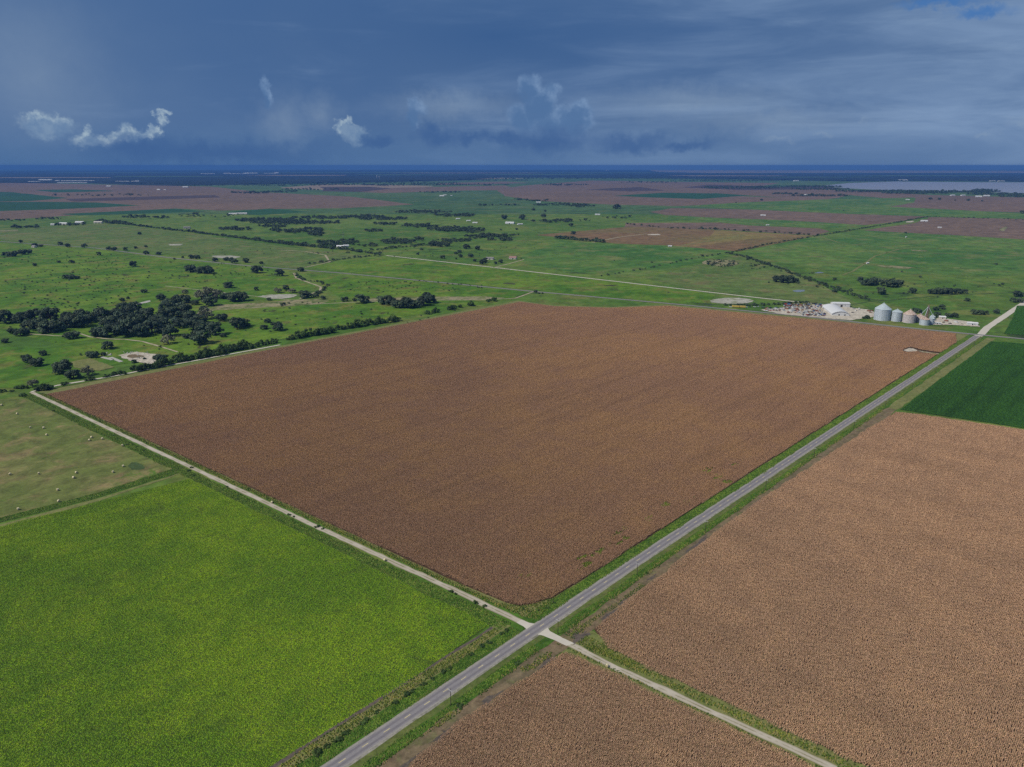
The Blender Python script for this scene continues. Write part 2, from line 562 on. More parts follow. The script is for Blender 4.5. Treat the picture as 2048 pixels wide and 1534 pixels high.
M['bale_end'] = plain('bale_end', C(196, 178, 134), 0.9, 0, 0.1, 0.3, 3.0)
M['tyre'] = plain('tyre_rubber', C(36, 36, 38), 0.85, 0, 0.2, 0.2)
M['glass'] = plain('vehicle_glass', C(52, 60, 68), 0.15, 0, 0.5, 0.1)
M['bark'] = plain('oak_bark', C(80, 70, 60), 0.9, 0, 0.2, 0.3, 2.0)
M['bark_pale'] = plain('pale_bark', C(128, 118, 106), 0.9, 0, 0.2, 0.3, 2.0)
M['leaf'] = tint_mat('oak_leaf', (0.75, 0.8, 0.85, 1), (1.2, 1.16, 1.05, 1), 0.01, 0.06, 0.25)
M['sorghum'] = tint_mat('sorghum', (0.81, 0.82, 0.87, 1), (0.95, 0.96, 0.86, 1), 0.004, 0.035, 0.15, 0.40, 0.62, 0.14)
M['sorghum_pale'] = tint_mat('sorghum_pale', (0.98, 1.06, 1.16, 1), (1.20, 1.28, 1.34, 1), 0.006, 0.05, 0.15, 0.40, 0.62, 0.14, None, True)
M['bean'] = tint_mat('bean_leaf', (0.90, 0.92, 0.9, 1), (1.12, 1.12, 1.0, 1), 0.008, 0.05, 0.2, streak=0.30)
M['grass'] = tint_mat('pasture_blade', (1.06, 1.16, 0.70, 1), (1.56, 1.48, 0.70, 1), 0.010, 0.06, 0.2, 0.42, 0.60, 0.12, (0.70, 0.68, 1.0, 1))
M['weed'] = tint_mat('verge_blade', (0.85, 0.9, 0.85, 1), (1.2, 1.14, 1.0, 1), 0.03, 0.12, 0.2)

m_, t_, b_ = new_mat('lake_water')
b_.inputs['Base Color'].default_value = C(150, 146, 146)
b_.inputs['Roughness'].default_value = 0.25
b_.inputs['Specular IOR Level'].default_value = 0.5
bp_ = t_.node('ShaderNodeBump')
bp_.inputs['Strength'].default_value = 0.25
t_.l.new(t_.noise(pos(t_), 0.2, 4, 0.6), bp_.inputs['Height'])
t_.l.new(bp_.outputs[0], b_.inputs['Normal'])
M['water'] = m_
m_, t_, b_ = new_mat('pond_water')
b_.inputs['Base Color'].default_value = C(128, 134, 128)
b_.inputs['Roughness'].default_value = 0.12
M['pond'] = m_

# ------------------------------------------------------------------ land sheets
def densify(pts, step, jit):
    out = []
    n = len(pts)
    for i in range(n):
        a, b = np.asarray(pts[i], float), np.asarray(pts[(i + 1) % n], float)
        L = np.linalg.norm(b - a)
        k = max(1, min(60, int(L / step)))
        nrm = np.array((-(b - a)[1], (b - a)[0])) / max(L, 1e-6)
        for j in range(k):
            p = a + (b - a) * (j / k)
            if jit:
                p = p + nrm * rng.normal(0, jit)
            out.append(p)
    return out


def sheet(name, pts, mat, z, label, kind='structure', cat='field', step=None, jit=None):
    pts = [np.asarray(p, float) for p in pts]
    far = np.mean([np.linalg.norm(p) for p in pts])
    step = step or max(6.0, far * 0.02)
    jit = (far * 0.0007) if jit is None else jit
    q = densify(pts, step, jit)
    o = mesh_obj(name, [(p[0], p[1], z) for p in q], [tuple(range(len(q)))], mat)
    return tag(o, label, cat, kind=kind)


def blob(cx, cy, rx, ry, n=28, rough=0.12):
    """uneven patch around a pixel, radii in pixels"""
    ph = rng.uniform(0, 6.28, 4)
    out = []
    for i in range(n):
        t = 2 * math.pi * i / n
        k = 1 + rough * (math.sin(2 * t + ph[0]) + 0.7 * math.sin(3 * t + ph[1]) + 0.5 * math.sin(5 * t + ph[2]))
        out.append(P(cx + rx * k * math.cos(t), cy + ry * k * math.sin(t)))
    return out


# the plain: one graded sheet out to the horizon
EXT = 48000.0
ax = [-EXT, -30000, -15000, -8000, -5000, -3500, -2500, -1750, -1200, -800, -500, -250, 0, 250, 500, 800, 1200, 1750, 2500, 3500, 5000, 8000, 15000, 30000, EXT]
ay = [-EXT, -30000, -10000, -3000, -1000, -300, 0, 150, 300, 450, 600, 800, 1000, 1300, 1700, 2200, 3000, 4000, 5500, 7500, 10000, 15000, 25000, 40000, EXT]
gv = [(x, y, 0) for y in ay for x in ax]
nx = len(ax)
gf, gm = [], []
for j in range(len(ay) - 1):
    for i in range(nx - 1):
        gf.append((j * nx + i, j * nx + i + 1, (j + 1) * nx + i + 1, (j + 1) * nx + i))
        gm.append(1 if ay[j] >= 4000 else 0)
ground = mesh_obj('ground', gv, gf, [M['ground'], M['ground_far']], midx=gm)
tag(ground, 'flat green grassland reaching to the blue horizon', 'ground', kind='structure')


def PX(*pts):
    return [P(*p) for p in pts]


# far parcels, farthest first; z grows a little with every layer
far_parcels = [
    ('wood_ground', 'wood', 'dark far woodland floor below the horizon', PX((-400, 342), (300, 340), (800, 338.5), (1300, 339), (1370, 350), (1340, 357), (1000, 355), (960, 360), (700, 366), (330, 372), (150, 366), (-400, 371))),
    ('wood_ground', 'wood', 'blue far woodland floor beyond the lake', PX((1300, 344), (1500, 346), (2100, 346), (2600, 350), (2600, 366), (2048, 364), (1900, 362), (1700, 363), (1500, 359), (1330, 357))),
    ('field', 'tan', 'pale tan strip of field under the horizon on the right', PX((1300, 338.5), (1900, 339.5), (2400, 341), (2400, 346), (1700, 345.5), (1420, 346), (1290, 343))),
    ('field', 'tan', 'thin pale clearing in the far dark woods', PX((810, 356.5), (1010, 355.5), (1060, 357), (880, 359))),
    ('field', 'brown', 'wide brown field far left under the long white sheds', PX((-500, 366), (60, 366), (200, 369), (420, 373), (520, 384), (700, 393), (830, 409), (690, 416), (560, 418), (440, 421), (350, 417), (200, 427), (0, 441), (-500, 462))),
    ('field', 'green_dark', 'dark green wedge of crop at the left edge', PX((-500, 378), (20, 384), (135, 396), (60, 402), (0, 403), (-500, 404))),
    ('field', 'green_dark', 'second dark green crop strip at the left edge', PX((-500, 405), (100, 403.5), (190, 405), (282, 411), (130, 418), (0, 422), (-500, 430))),
    ('field', 'green_dark', 'thin dark green strip in the far left brown field', PX((70, 380), (150, 378.5), (235, 382), (110, 385))),
    ('field', 'brown_dark', 'dark turned strip in the far left brown field', PX((130, 398), (300, 393), (430, 390), (440, 395), (280, 400), (150, 403))),
    ('field', 'green_dark', 'dark green sliver below the far left brown field', PX((120, 428), (350, 417), (410, 423), (300, 427), (160, 431))),
    ('field', 'green_dark', 'dark green lens shaped field below the brown band', PX((455, 424), (540, 417), (620, 424), (520, 430), (470, 429))),
    ('field', 'tan', 'pale tan field before the dark woods in the middle', PX((560, 375), (650, 369), (800, 370), (870, 372), (800, 379), (690, 381), (580, 378))),
    ('field', 'brown_dark', 'dark bare strip inside the pale tan middle field', PX((640, 374), (740, 373.5), (800, 378), (735, 384), (640, 382.5), (650, 379))),
    ('field', 'brown', 'pink brown field in the middle distance left of centre', PX((800, 375), (1010, 371), (1050, 380), (930, 381), (770, 386), (720, 384))),
    ('field', 'brown', 'thin brown field in front of the far dark woods', PX((880, 366), (1010, 363), (1060, 366), (960, 369), (870, 370))),
    ('field', 'brown', 'broad brown field across the middle right distance', PX((990, 378), (1060, 370), (1180, 361), (1380, 364), (1560, 366), (1480, 380), (1400, 390), (1560, 395), (1700, 390), (1640, 402), (1480, 405), (1360, 412), (1220, 409), (1080, 402), (1010, 392))),
    ('field', 'brown_dark', 'dark turned strip in the broad middle right field', PX((1170, 379), (1280, 374), (1330, 381), (1260, 383))),
    ('field', 'green_dark', 'long dark green field inside the broad brown right field', PX((1225, 391.5), (1330, 385.5), (1440, 387), (1510, 390), (1400, 398), (1300, 395))),
    ('field', 'brown', 'brown field before the lake on the right', PX((1390, 381), (1480, 375), (1690, 380), (1860, 390), (2100, 396), (2500, 400), (2500, 424), (2048, 425), (1880, 420), (1780, 413), (1830, 402), (1700, 390), (1560, 395), (1440, 387))),
    ('field', 'brown_dark', 'dark field strip left of the lake', PX((1365, 375), (1420, 369), (1560, 374), (1640, 372), (1690, 378), (1480, 380))),
    ('field', 'green_field', 'pale green field behind the brown ones on the right', PX((1380, 412), (1480, 405), (1640, 399), (1830, 395), (1830, 405), (1780, 413), (2048, 427), (2048, 437), (1860, 433), (1700, 428), (1500, 419))),
    ('field', 'brown', 'reddish brown field right of the farm with the white dome', PX((1345, 416), (1500, 419), (1700, 428), (1860, 433), (1790, 444), (1730, 450), (1560, 440), (1440, 436), (1330, 430), (1300, 424))),
    ('field', 'brown', 'reddish brown field behind the olive stubble', PX((1250, 446), (1440, 445), (1500, 451), (1640, 457), (1660, 463), (1630, 471), (1430, 459), (1250, 456))),
    ('field', 'brown', 'large reddish brown field at the right edge', PX((1728, 461), (1830, 446), (1862, 434), (2048, 438), (2500, 441), (2500, 500), (2048, 479), (1900, 470))),
    ('field', 'green_field', 'green strip between two reddish fields on the right', PX((1330, 432), (1440, 436), (1560, 440), (1730, 450), (1660, 457), (1640, 455), (1500, 450), (1440, 444))),
    ('field', 'stubble', 'olive stubble field with a pale diagonal track', PX((1215, 466), (1260, 459), (1430, 460), (1630, 472), (1480, 502), (1440, 503), (1370, 495), (1280, 482))),
    ('field', 'stubble_brown', 'brown stubble field with the pale well pad', PX((1070, 470), (1150, 463), (1260, 453), (1340, 456), (1430, 460), (1420, 472), (1360, 492), (1230, 487), (1130, 476))),
    ('field', 'stubble_brown', 'brown corner of the stubble field above the green pasture', PX((1370, 495), (1500, 478), (1630, 472), (1480, 502), (1440, 503))),
    ('field', 'green_field', 'smooth green field before the brown stubble', PX((1040, 512), (1090, 494), (1120, 481), (1210, 487), (1360, 493), (1480, 503), (1280, 553), (1150, 545), (1050, 528))),
    ('field', 'green_field', 'broad green pasture on the right behind the grain bins', PX((1490, 502), (1630, 473), (1728, 461), (1900, 470), (2048, 480), (2500, 500), (2500, 570), (2048, 551), (1780, 549), (1650, 540), (1560, 525))),
    ('pasture', 'pasture', 'bright green pasture strip between the two far roads', PX((640, 528), (770, 513), (1000, 538), (1380, 581), (1430, 590), (1420, 606), (1340, 606), (1075, 581), (800, 556), (620, 536))),
    ('pasture', 'pasture_dull', 'dull pasture left of centre beside the hedge', PX((-500, 466), (0, 459), (210, 448), (340, 461), (560, 492), (740, 512), (630, 527), (600, 538), (300, 503), (0, 479), (-500, 474))),
    ('pasture', 'pasture', 'green pasture at the left with dark oaks', PX((-600, 500), (0, 486), (190, 498), (340, 519), (560, 540), (590, 552), (640, 572), (580, 592), (420, 612), (300, 660), (120, 690), (0, 660), (-600, 640))),
    ('pasture', 'pasture', 'green pasture behind the hedge of the great field', PX((420, 618), (560, 600), (900, 606), (1000, 602), (880, 622), (700, 652), (500, 690), (340, 715), (200, 735), (60, 776), (0, 776), (-300, 776), (-300, 690), (100, 696), (300, 670))),
    ('pasture', 'pasture', 'green pasture between the winding creek and the far road', PX((610, 545), (800, 559), (1060, 584), (1020, 600), (900, 604), (690, 600), (650, 575))),
    ('pasture', 'pasture_dull', 'dull pasture around the pale pond above the yard', PX((1290, 556), (1480, 508), (1560, 530), (1740, 618), (1660, 610), (1380, 578))),
]
z = 0.02
for nm, mt, lab, pts in far_parcels:
    z += 0.005
    sheet(nm, pts, M[mt], z, lab, cat='pasture' if nm == 'pasture' else ('woodland' if nm == 'wood_ground' else 'field'))

sheet('lake', PX((1640, 371.5), (1700, 366), (1790, 363), (1960, 364.5), (2600, 366), (2600, 397), (2048, 386.5), (1880, 382), (1740, 379), (1690, 376.5)), M['water'], z + 0.05,
      'pale grey lake at the right under the horizon', cat='lake', jit=0)

# near land
LN = lambda n, off: SN(lane_s(n) + off, n)
sheet('field', [LN(-8, 6), LN(-200, 6), LN(-450, 6), LN(-712, 6)] + PX((62, 786), (500, 703), (1035, 601), (1110, 611), (1220, 614), (1335, 609), (1640, 637), (1938, 669)) + [SN(900, -8), SN(500, -8), SN(100, -8), SN(20, -8)],
      M['olive'], 0.05, 'grassy rim around the great sorghum field', jit=0.3)
MAIN = [SN(12, -22), SN(9, -30), LN(-60, 8.2), LN(-200, 8.2), LN(-400, 8.2), LN(-560, 8.0), LN(-690, 7.0)] + PX((130, 783), (500, 708), (1040, 604.5), (1110, 613.5), (1220, 616.5), (1335, 612.5), (1640, 641), (1912, 668)) + [SN(930, -11), SN(600, -12), SN(300, -12), SN(60, -12), SN(32, -13), SN(20, -17)]
sheet('field', MAIN, M['crop_soil'], 0.09, 'soil of the great reddish brown sorghum field', jit=0.2)
RIGHT = [SN(24, 24), SN(60, 21.5), SN(120, 20), SN(230, 18), SN(400, 21), SN(540, 26)] + [SN(551, 65), SN(568, 140), SN(620, 330), SN(350, 420)] + [LN(260, 9), LN(160, 8.5), LN(90, 9), LN(40, 9)]
sheet('field', RIGHT, M['crop_soil'], 0.09, 'soil of the sorghum field right of the highway', jit=0.2)
NEAR = [LN(25, -8), LN(60, -5.5), LN(160, -4.5), LN(260, -4.5), SN(-80, 330), SN(-260, 180), SN(-240, 22), SN(-120, 24), SN(-70, 21), SN(-30, 23)]
sheet('field', NEAR, M['crop_soil'], 0.09, 'soil of the sorghum field in the near right corner', jit=0.2)
SOY = [SN(552, 27), SN(700, 25), SN(850, 24), SN(975, 24), SN(984, 40), SN(1003, 100), SN(1040, 240), SN(640, 330), SN(575, 140)]
sheet('field', SOY, M['soy_soil'], 0.09, 'soil of the dark green bean field beside the highway', jit=0.2)
SOY2 = [SN(1048, 26), SN(1180, 12), SN(1330, -8), SN(1400, 60), SN(1300, 200), SN(1085, 150)]
sheet('field', SOY2, M['soy_soil'], 0.09, 'soil of the bean field beyond the far crossroads', jit=0.2)
HAY = PX((-300, 800), (0, 799), (52, 797), (120, 830), (220, 880), (300, 918), (348, 938), (200, 985), (0, 1037), (-300, 1110))
sheet('hay_field', HAY, M['hay'], 0.09, 'mown hay field with round bales at the left', jit=0.3)
PAST = [LN(-18, -13), LN(-150, -13), LN(-345, -13)] + PX((200, 1003), (0, 1053), (-250, 1115), (-500, 1400), (-300, 1640)) + [SN(-240, -21), SN(-140, -20), SN(-60, -19), SN(-14, -22)]
sheet('pasture', PAST, M['grass_soil'], 0.09, 'soil under the bright green pasture in the near left', cat='pasture', jit=0.3)


def band(name, s0, s1, n0, n1, mat, z, label, jit=0.35, k=None):
    k = k or max(8, int((s1 - s0) / 12))
    ss = np.linspace(s0, s1, k)
    L = [SN(s, n0 + rng.normal(0, jit)) for s in ss]
    Rr = [SN(s, n1 + rng.normal(0, jit)) for s in ss]
    vs = [(p[0], p[1], z) for p in L] + [(p[0], p[1], z) for p in Rr]
    fs = [(i, k + i, k + i + 1, i + 1) for i in range(k - 1)]
    o = mesh_obj(name, vs, fs, mat)
    return tag(o, label, 'verge', kind='structure')


band('verge', -260, 1000, -12, -3.4, M['ditch'], 0.12, 'green ditch between the great field and the highway')
sheet('verge', [LN(5, -9), LN(60, -7), LN(160, -6), LN(300, -6), LN(300, 11), LN(160, 10.5), LN(60, 11), LN(24, 18), LN(5, 12)], M['olive'], 0.10, 'dry grass edges of the gravel lane in the near right', cat='verge', jit=0.3)
band('verge', -260, 555, 13, 24, M['dirt'], 0.105, 'tan dirt track along the right hand field', 0.8)
band('verge', -260, 1000, 8.2, 13.6, M['ditch'], 0.13, 'bright green ditch right of the highway', 0.6)
band('verge', -260, 1000, 3.4, 8.6, M['verge'], 0.145, 'mown grass shoulder right of the highway', 0.4)
band('verge', 550, 1000, 13, 25, M['olive'], 0.11, 'pale grass strip beside the bean field', 0.6)
band('verge', -260, -6, -19.6, -12, M['olive'], 0.11, 'rough grass between the shrubs and the near pasture', 0.5)
band('verge', -260, -14, -20.2, -18.2, M['mud'], 0.125, 'wet wheel track along the near pasture', 0.35)

HB = PX((352, 936), (200, 984), (0, 1036), (-300, 1109), (-300, 1130), (0, 1046), (200, 994), (366, 944))
sheet('verge', HB, M['ditch'], 0.115, 'weedy green bank between the hay field and the near pasture', cat='verge', jit=0.4)
sheet('farm_track', PX((366, 944), (200, 996), (0, 1049), (-300, 1134), (-300, 1142), (0, 1056), (200, 1002), (340, 956)), M['olive'], 0.12, 'dull wheel track below the weedy bank of the hay field', cat='track', jit=0.4)


def ribbon(name, pts, half, mat, z, label, cat='road', step=14.0, jit=0.0, kind='structure'):
    pts = [np.asarray(p, float) for p in pts]
    cs = [pts[0]]
    for a, b in zip(pts[:-1], pts[1:]):
        k = max(1, int(np.linalg.norm(b - a) / step))
        for j in range(1, k + 1):
            cs.append(a + (b - a) * j / k)
    cs = np.array(cs)
    tg = np.gradient(cs, axis=0)
    tg /= np.linalg.norm(tg, axis=1)[:, None]
    nr = np.stack((tg[:, 1], -tg[:, 0]), 1)
    vs, uv = [], []
    run = 0.0
    us = (-1, -0.5, 0, 0.5, 1)
    for i, c in enumerate(cs):
        if i:
            run += np.linalg.norm(cs[i] - cs[i - 1])
        for u in us:
            j = rng.normal(0, jit) if abs(u) == 1 else 0
            p = c + nr[i] * (u * half + j)
            vs.append((p[0], p[1], z))
            uv.append((u * half, run))
    k = len(us)
    fs = [(i * k + j, i * k + j + 1, (i + 1) * k + j + 1, (i + 1) * k + j) for i in range(len(cs) - 1) for j in range(k - 1)]
    o = mesh_obj(name, vs, fs, mat)
    ul = o.data.uv_layers.new(name='UVMap')
    vi = np.empty(len(o.data.loops), dtype=np.int32)
    o.data.loops.foreach_get('vertex_index', vi)
    ul.data.foreach_set('uv', np.array(uv, dtype=np.float32)[vi].ravel())
    return tag(o, label, cat, kind=kind)


# roads
highway = ribbon('road', [SN(s, 0) for s in (-270, -130, 0, 130, 300, 500, 750, 1003)], 3.8, M['asphalt'], 0.18, 'two lane asphalt highway running along the great field', step=10, jit=0.06)
ribbon('road', [SN(1003, 0.5), SN(1012, 2)] + PX((1975, 655), (2048, 606), (2160, 535)), 5.2, M['lane_white'], 0.16, 'white gravel road going on beyond the far crossroads', jit=0.2)
ribbon('road', PX((-400, 452), (0, 483), (190, 496), (340, 515.5), (510, 533), (680, 546), (870, 564), (1066, 583), (1330, 606.5), (1600, 632), (1800, 654), (1950, 669), (2048, 678), (2200, 695)), 4.2, M['asphalt_far'], 0.28, 'grey road running along the far edge of the great field', jit=0.1)
ribbon('road', PX((772, 511), (880, 523), (988, 535), (1180, 557), (1380, 580), (1520, 596), (1662, 611)), 3.4, M['lane_white'], 0.26, 'straight white gravel road leading to the scrap yard', jit=0.15)
ribbon('gravel_lane', [LN(-3, 0), LN(-60, 0.6), LN(-130, 0), LN(-190, -0.6), LN(-260, 0), LN(-370, 0), LN(-545, 0), LN(-714, 0)], 2.3, M['lane'], 0.16, 'pale gravel lane along the left side of the great field', jit=0.22, step=6)
sheet('gravel_lane', [LN(-3.4, -3.6), LN(-7, -2.4), LN(-12, -2), LN(-12, 2), LN(-7, 2.4), LN(-3.4, 3.8)], M['lane_white'], 0.172, 'flared mouth of the gravel lane left of the highway', cat='road', jit=0.1, step=2)
ribbon('gravel_lane', [LN(4, 0), LN(22, 0.3), LN(46, -1), LN(99, -0.5), LN(136, 0.3), LN(200, 0), LN(300, 0)], 2.1, M['lane'], 0.16, 'pale gravel lane running off to the near right', jit=0.25, step=6)
sheet('gravel_lane', [LN(3.4, -4.2), LN(7, -2.8), LN(13, -2.2), LN(22, -2.2), LN(24, 2.2), LN(14, 2.3), LN(7, 3.0), LN(3.4, 5)], M['lane_white'], 0.172, 'flared mouth of the gravel lane right of the highway', cat='road', jit=0.12, step=2)
ribbon('farm_track', PX((62, 784), (115, 771), (170, 762), (240, 750), (300, 738), (420, 716), (560, 690)), 2.0, M['lane_white'], 0.26, 'white track behind the hedge of the great field', jit=0.25)
ribbon('farm_track', PX((355, 704), (320, 693), (285, 683), (250, 679), (215, 678), (180, 674), (160, 667), (120, 672), (60, 668)), 1.8, M['lane_small'], 0.25, 'curving dirt track by the oak grove', jit=0.25)
ribbon('farm_track', PX((330, 572), (400, 580), (470, 588), (540, 596), (600, 602)), 1.7, M['lane_small'], 0.25, 'faint pale track crossing the left pasture', jit=0.3)
ribbon('farm_track', PX((588, 546), (592, 556), (620, 566), (642, 574), (640, 582), (615, 590), (600, 598)), 2.6, M['lane_small'], 0.25, 'pale bend of the winding creek track', jit=0.5)
ribbon('farm_track', PX((395, 627), (430, 620), (520, 615), (640, 608), (720, 604), (830, 601), (960, 600), (1030, 597), (1066, 584)), 2.2, M['lane_small'], 0.30, 'long pale track along the dry creek bed', jit=0.4)
ribbon('farm_track', PX((610, 535), (660, 524), (650, 510), (610, 503), (560, 500)), 3.0, M['lane_small'], 0.30, 'faint looping track in the dull pasture', jit=0.4)
ribbon('farm_track', PX((988, 535), (1020, 527), (1048, 519)), 2.6, M['lane_small'], 0.26, 'short drive to the farmhouse in the middle', jit=0.2)
ribbon('farm_track', PX((1185, 485), (1240, 474), (1290, 468), (1330, 468)), 4.0, M['lane_small'], 0.31, 'pale track to the well pad in the stubble', jit=0.5)
ribbon('farm_track', PX((1362, 491), (1420, 482), (1490, 470)), 5.0, M['olive'], 0.31, 'pale diagonal line in the olive stubble', jit=0.5)
ribbon('farm_track', PX((1642, 474), (1680, 486), (1700, 488)), 4.0, M['olive'], 0.31, 'short pale track in the right pasture', jit=0.5)
ribbon('farm_track', PX((1760, 505), (1900, 507), (2048, 513), (2200, 520)), 4.0, M['olive'], 0.31, 'long faint track across the right pasture', jit=0.6)
ribbon('farm_track', PX((1685, 550), (1705, 543), (1728, 528), (1750, 512), (1800, 498), (1850, 494)), 3.0, M['olive'], 0.31, 'faint zigzag track climbing the right pasture', jit=0.4)
ribbon('farm_track', PX((1640, 523), (1720, 527), (1780, 531), (1830, 536)), 4.0, M['olive'], 0.31, 'tan worn line across the right pasture', jit=0.6)
ribbon('farm_track', PX((1660, 617), (1740, 603), (1900, 590), (2030, 585)), 2.2, M['scrub'], 0.31, 'dark ditch line behind the grain bins', jit=0.6)

band('shoulder', -265, 1000, 3.5, 4.9, M['shoulder'], 0.155, 'pale gravel shoulder right of the highway', 0.12, 160)
band('shoulder', -265, 1000, -4.3, -3.5, M['shoulder'], 0.155, 'thin gravel shoulder left of the highway', 0.10, 160)

# marks painted down the middle of the highway: 3 m dashes every 12.2 m
dv = []
for i in range(28):
    s0 = -166 + i * 12.2
    q = [SN(s0, -0.17), SN(s0, 0.17), SN(s0 + 3.6, 0.17), SN(s0 + 3.6, -0.17)]
    o = mesh_obj('dash', [(p[0], p[1], 0.19) for p in q], [(0, 1, 2, 3)], M['yellow'], parent=highway)
vs, fs = [], []
for i in range(28, 96):
    s0 = -166 + i * 12.2
    b0 = len(vs)
    vs += [(p[0], p[1], 0.19) for p in (SN(s0, -0.17), SN(s0, 0.17), SN(s0 + 3.6, 0.17), SN(s0 + 3.6, -0.17))]
    fs.append((b0, b0 + 1, b0 + 2, b0 + 3))
o = mesh_obj('distant_dashes', vs, fs, M['yellow'], parent=highway)
o['kind'] = 'stuff'

# patches of bare ground
patches = [
    ('sand_patch', 'sand', 'sandy dry creek bed with eroded banks', PX((405, 622), (440, 610), (520, 606), (580, 600), (640, 598), (660, 602), (640, 608), (580, 612), (520, 614), (450, 620)), 'creek bed'),
    ('sand_patch', 'sand', 'narrow eastern end of the dry creek bed', PX((720, 598), (840, 594), (960, 593), (1010, 596), (960, 600), (840, 600), (740, 602)), 'creek bed'),
    ('pond', 'pad', 'pale shallow pool beside the dry creek', blob(557, 593, 38, 4.2), 'pond'),
    ('pond', 'pad', 'round white pond near the scrap yard', blob(1464, 602, 43, 6.2, 40, 0.02), 'pond'),
    ('pond', 'pond', 'small still pond in the right pasture', blob(1598, 582, 12, 2.3), 'pond'),
    ('pond', 'pond', 'tiny pond in the green field on the right', blob(1638, 545.5, 8, 1.2), 'pond'),
    ('gravel_pad', 'slab', 'bare grey rectangle in the left pasture', PX((256, 611), (300, 601), (302, 603.5), (262, 613)), 'pad'),
    ('gravel_pad', 'white_gravel', 'white rubble yard behind the hedge', PX((236, 711), (270, 704), (318, 709), (316, 722), (300, 730), (285, 726), (262, 722), (245, 716)), 'yard'),
    ('gravel_pad', 'dirt', 'dark burnt pit in the white rubble yard', blob(270, 713, 15, 4.0), 'pit'),
    ('gravel_pad', 'pad', 'pale dry pond in the dull left pasture', blob(452, 514, 28, 2.8), 'pond'),
    ('gravel_pad', 'pad', 'small pale bare patch in the dull left pasture', PX((336, 488.5), (366, 488), (362, 491), (340, 491)), 'pad'),
    ('gravel_pad', 'white_gravel', 'white well pad inside the great field', PX((1806, 701), (1818, 696.5), (1826, 697.5), (1836, 701), (1832, 704), (1812, 703.5)), 'pad'),
    ('gravel_pad', 'white_gravel', 'pale well pad in the brown stubble', blob(1309, 469.5, 11, 1.3), 'pad'),
    ('gravel_pad', 'white_gravel', 'white gravel floor of the scrap yard', PX((1520, 620), (1600, 612), (1650, 609), (1740, 620), (1760, 632), (1700, 641), (1655, 637), (1560, 628)), 'yard'),
    ('gravel_pad', 'white_gravel', 'white gravel yard right of the grain bins', PX((1856, 642), (1880, 636), (1950, 645), (1960, 654), (1900, 650), (1862, 650)), 'yard'),
    ('gravel_pad', 'olive', 'worn tan patch in the left pasture by the yard', PX((140, 724), (180, 717), (230, 735), (200, 742), (150, 736)), 'pad'),
    ('gravel_pad', 'sand', 'sandy scrape in the right hand pasture', PX((1752, 531), (1780, 531.5), (1825, 535), (1815, 538.5), (1770, 535)), 'pad'),
    ('gravel_pad', 'sand', 'pale scrape far out in the right pasture', PX((1822, 500), (1856, 500.5), (1850, 503), (1826, 502.5)), 'pad'),
    ('gravel_pad', 'sand', 'light brush covered scrape in the right pasture', blob(1442, 526, 34, 7), 'pad'),
    ('gravel_pad', 'sand', 'pale square clearing in the reddish field at the right edge', PX((1997, 460), (2010, 453.5), (2016, 454), (2006, 463)), 'pad'),
    ('gravel_pad', 'white_gravel', 'white pad beside the reddish field right of the hedge', PX((1812, 443), (1828, 441.5), (1826, 444), (1814, 445)), 'pad'),
    ('gravel_pad', 'sand', 'pale driveway gravel by the farm at the top left', PX((-20, 462), (38, 459.5), (36, 461.5), (-10, 464)), 'pad'),
]
zz = 0.95
for i, (nm, mt, lab, pts, cat) in enumerate(patches):
    far = np.mean([np.linalg.norm(p) for p in pts])
    zz = 0.34 + 0.01 * i
    sheet(nm, pts, M[mt], zz, lab, cat=cat, step=max(3, far * 0.004), jit=far * 0.0006)
sheet('gravel_lane', PX((1834, 701), (1850, 703.5), (1878, 707.5), (1878, 709), (1846, 705)), M['lane_small'], 0.27, 'short track from the highway to the well pad', cat='road', jit=0.15)
for k, (s, n, rs, rn) in enumerate([(12, 22, 6, 4), (40, 22, 8, 1.3), (58, 20.5, 7, 1.6), (92, 18.5, 5, 1.2), (150, 17.6, 16, 1.8), (240, 18, 14, 1.5), (-16, 22.5, 6, 2.2), (-56, 20.5, 7, 1.6), (-84, 21.5, 12, 1.5), (-112, 22, 9, 1.4), (-36, -1000, 1, 1)]):
    if n < -500:
        continue
    pts = []
    for i in range(40):
        t = 2 * math.pi * i / 40
        kk = 0.9 + 0.3 * math.sin(3 * t + k) + rng.normal(0, 0.2)
        pts.append(SN(s + rs * kk * math.cos(t), n + rn * kk * math.sin(t)))
    sheet('mud_patch', pts, M['mud'], 0.16 + 0.01 * (k % 3), '%s wet dark mud patch along the dirt track, counted away from the camera' %
          {9: 'first', 8: 'second', 7: 'third', 6: 'fourth', 0: 'fifth', 1: 'sixth', 2: 'seventh', 3: 'eighth', 4: 'ninth', 5: 'tenth'}[k], cat='mud', jit=0.1)
sheet('mud_patch', blob(272, 933, 17, 7), M['scrub'], 0.16, 'dark burnt patch in the mown hay field', cat='mud', jit=0.4)

# ------------------------------------------------------------------ crops and grass: small tiles of plants, laid over the fields
tile_cols = {}


def proto_mesh(name, verts, tris, cols, mat):
    me = bpy.data.meshes.new(name)
    me.from_pydata(verts, [], tris)
    at = me.color_attributes.new('col', 'FLOAT_COLOR', 'POINT')
    at.data.foreach_set('color', np.asarray(cols, dtype=np.float32).ravel())
    me.materials.append(mat)
    me.update()
    return me


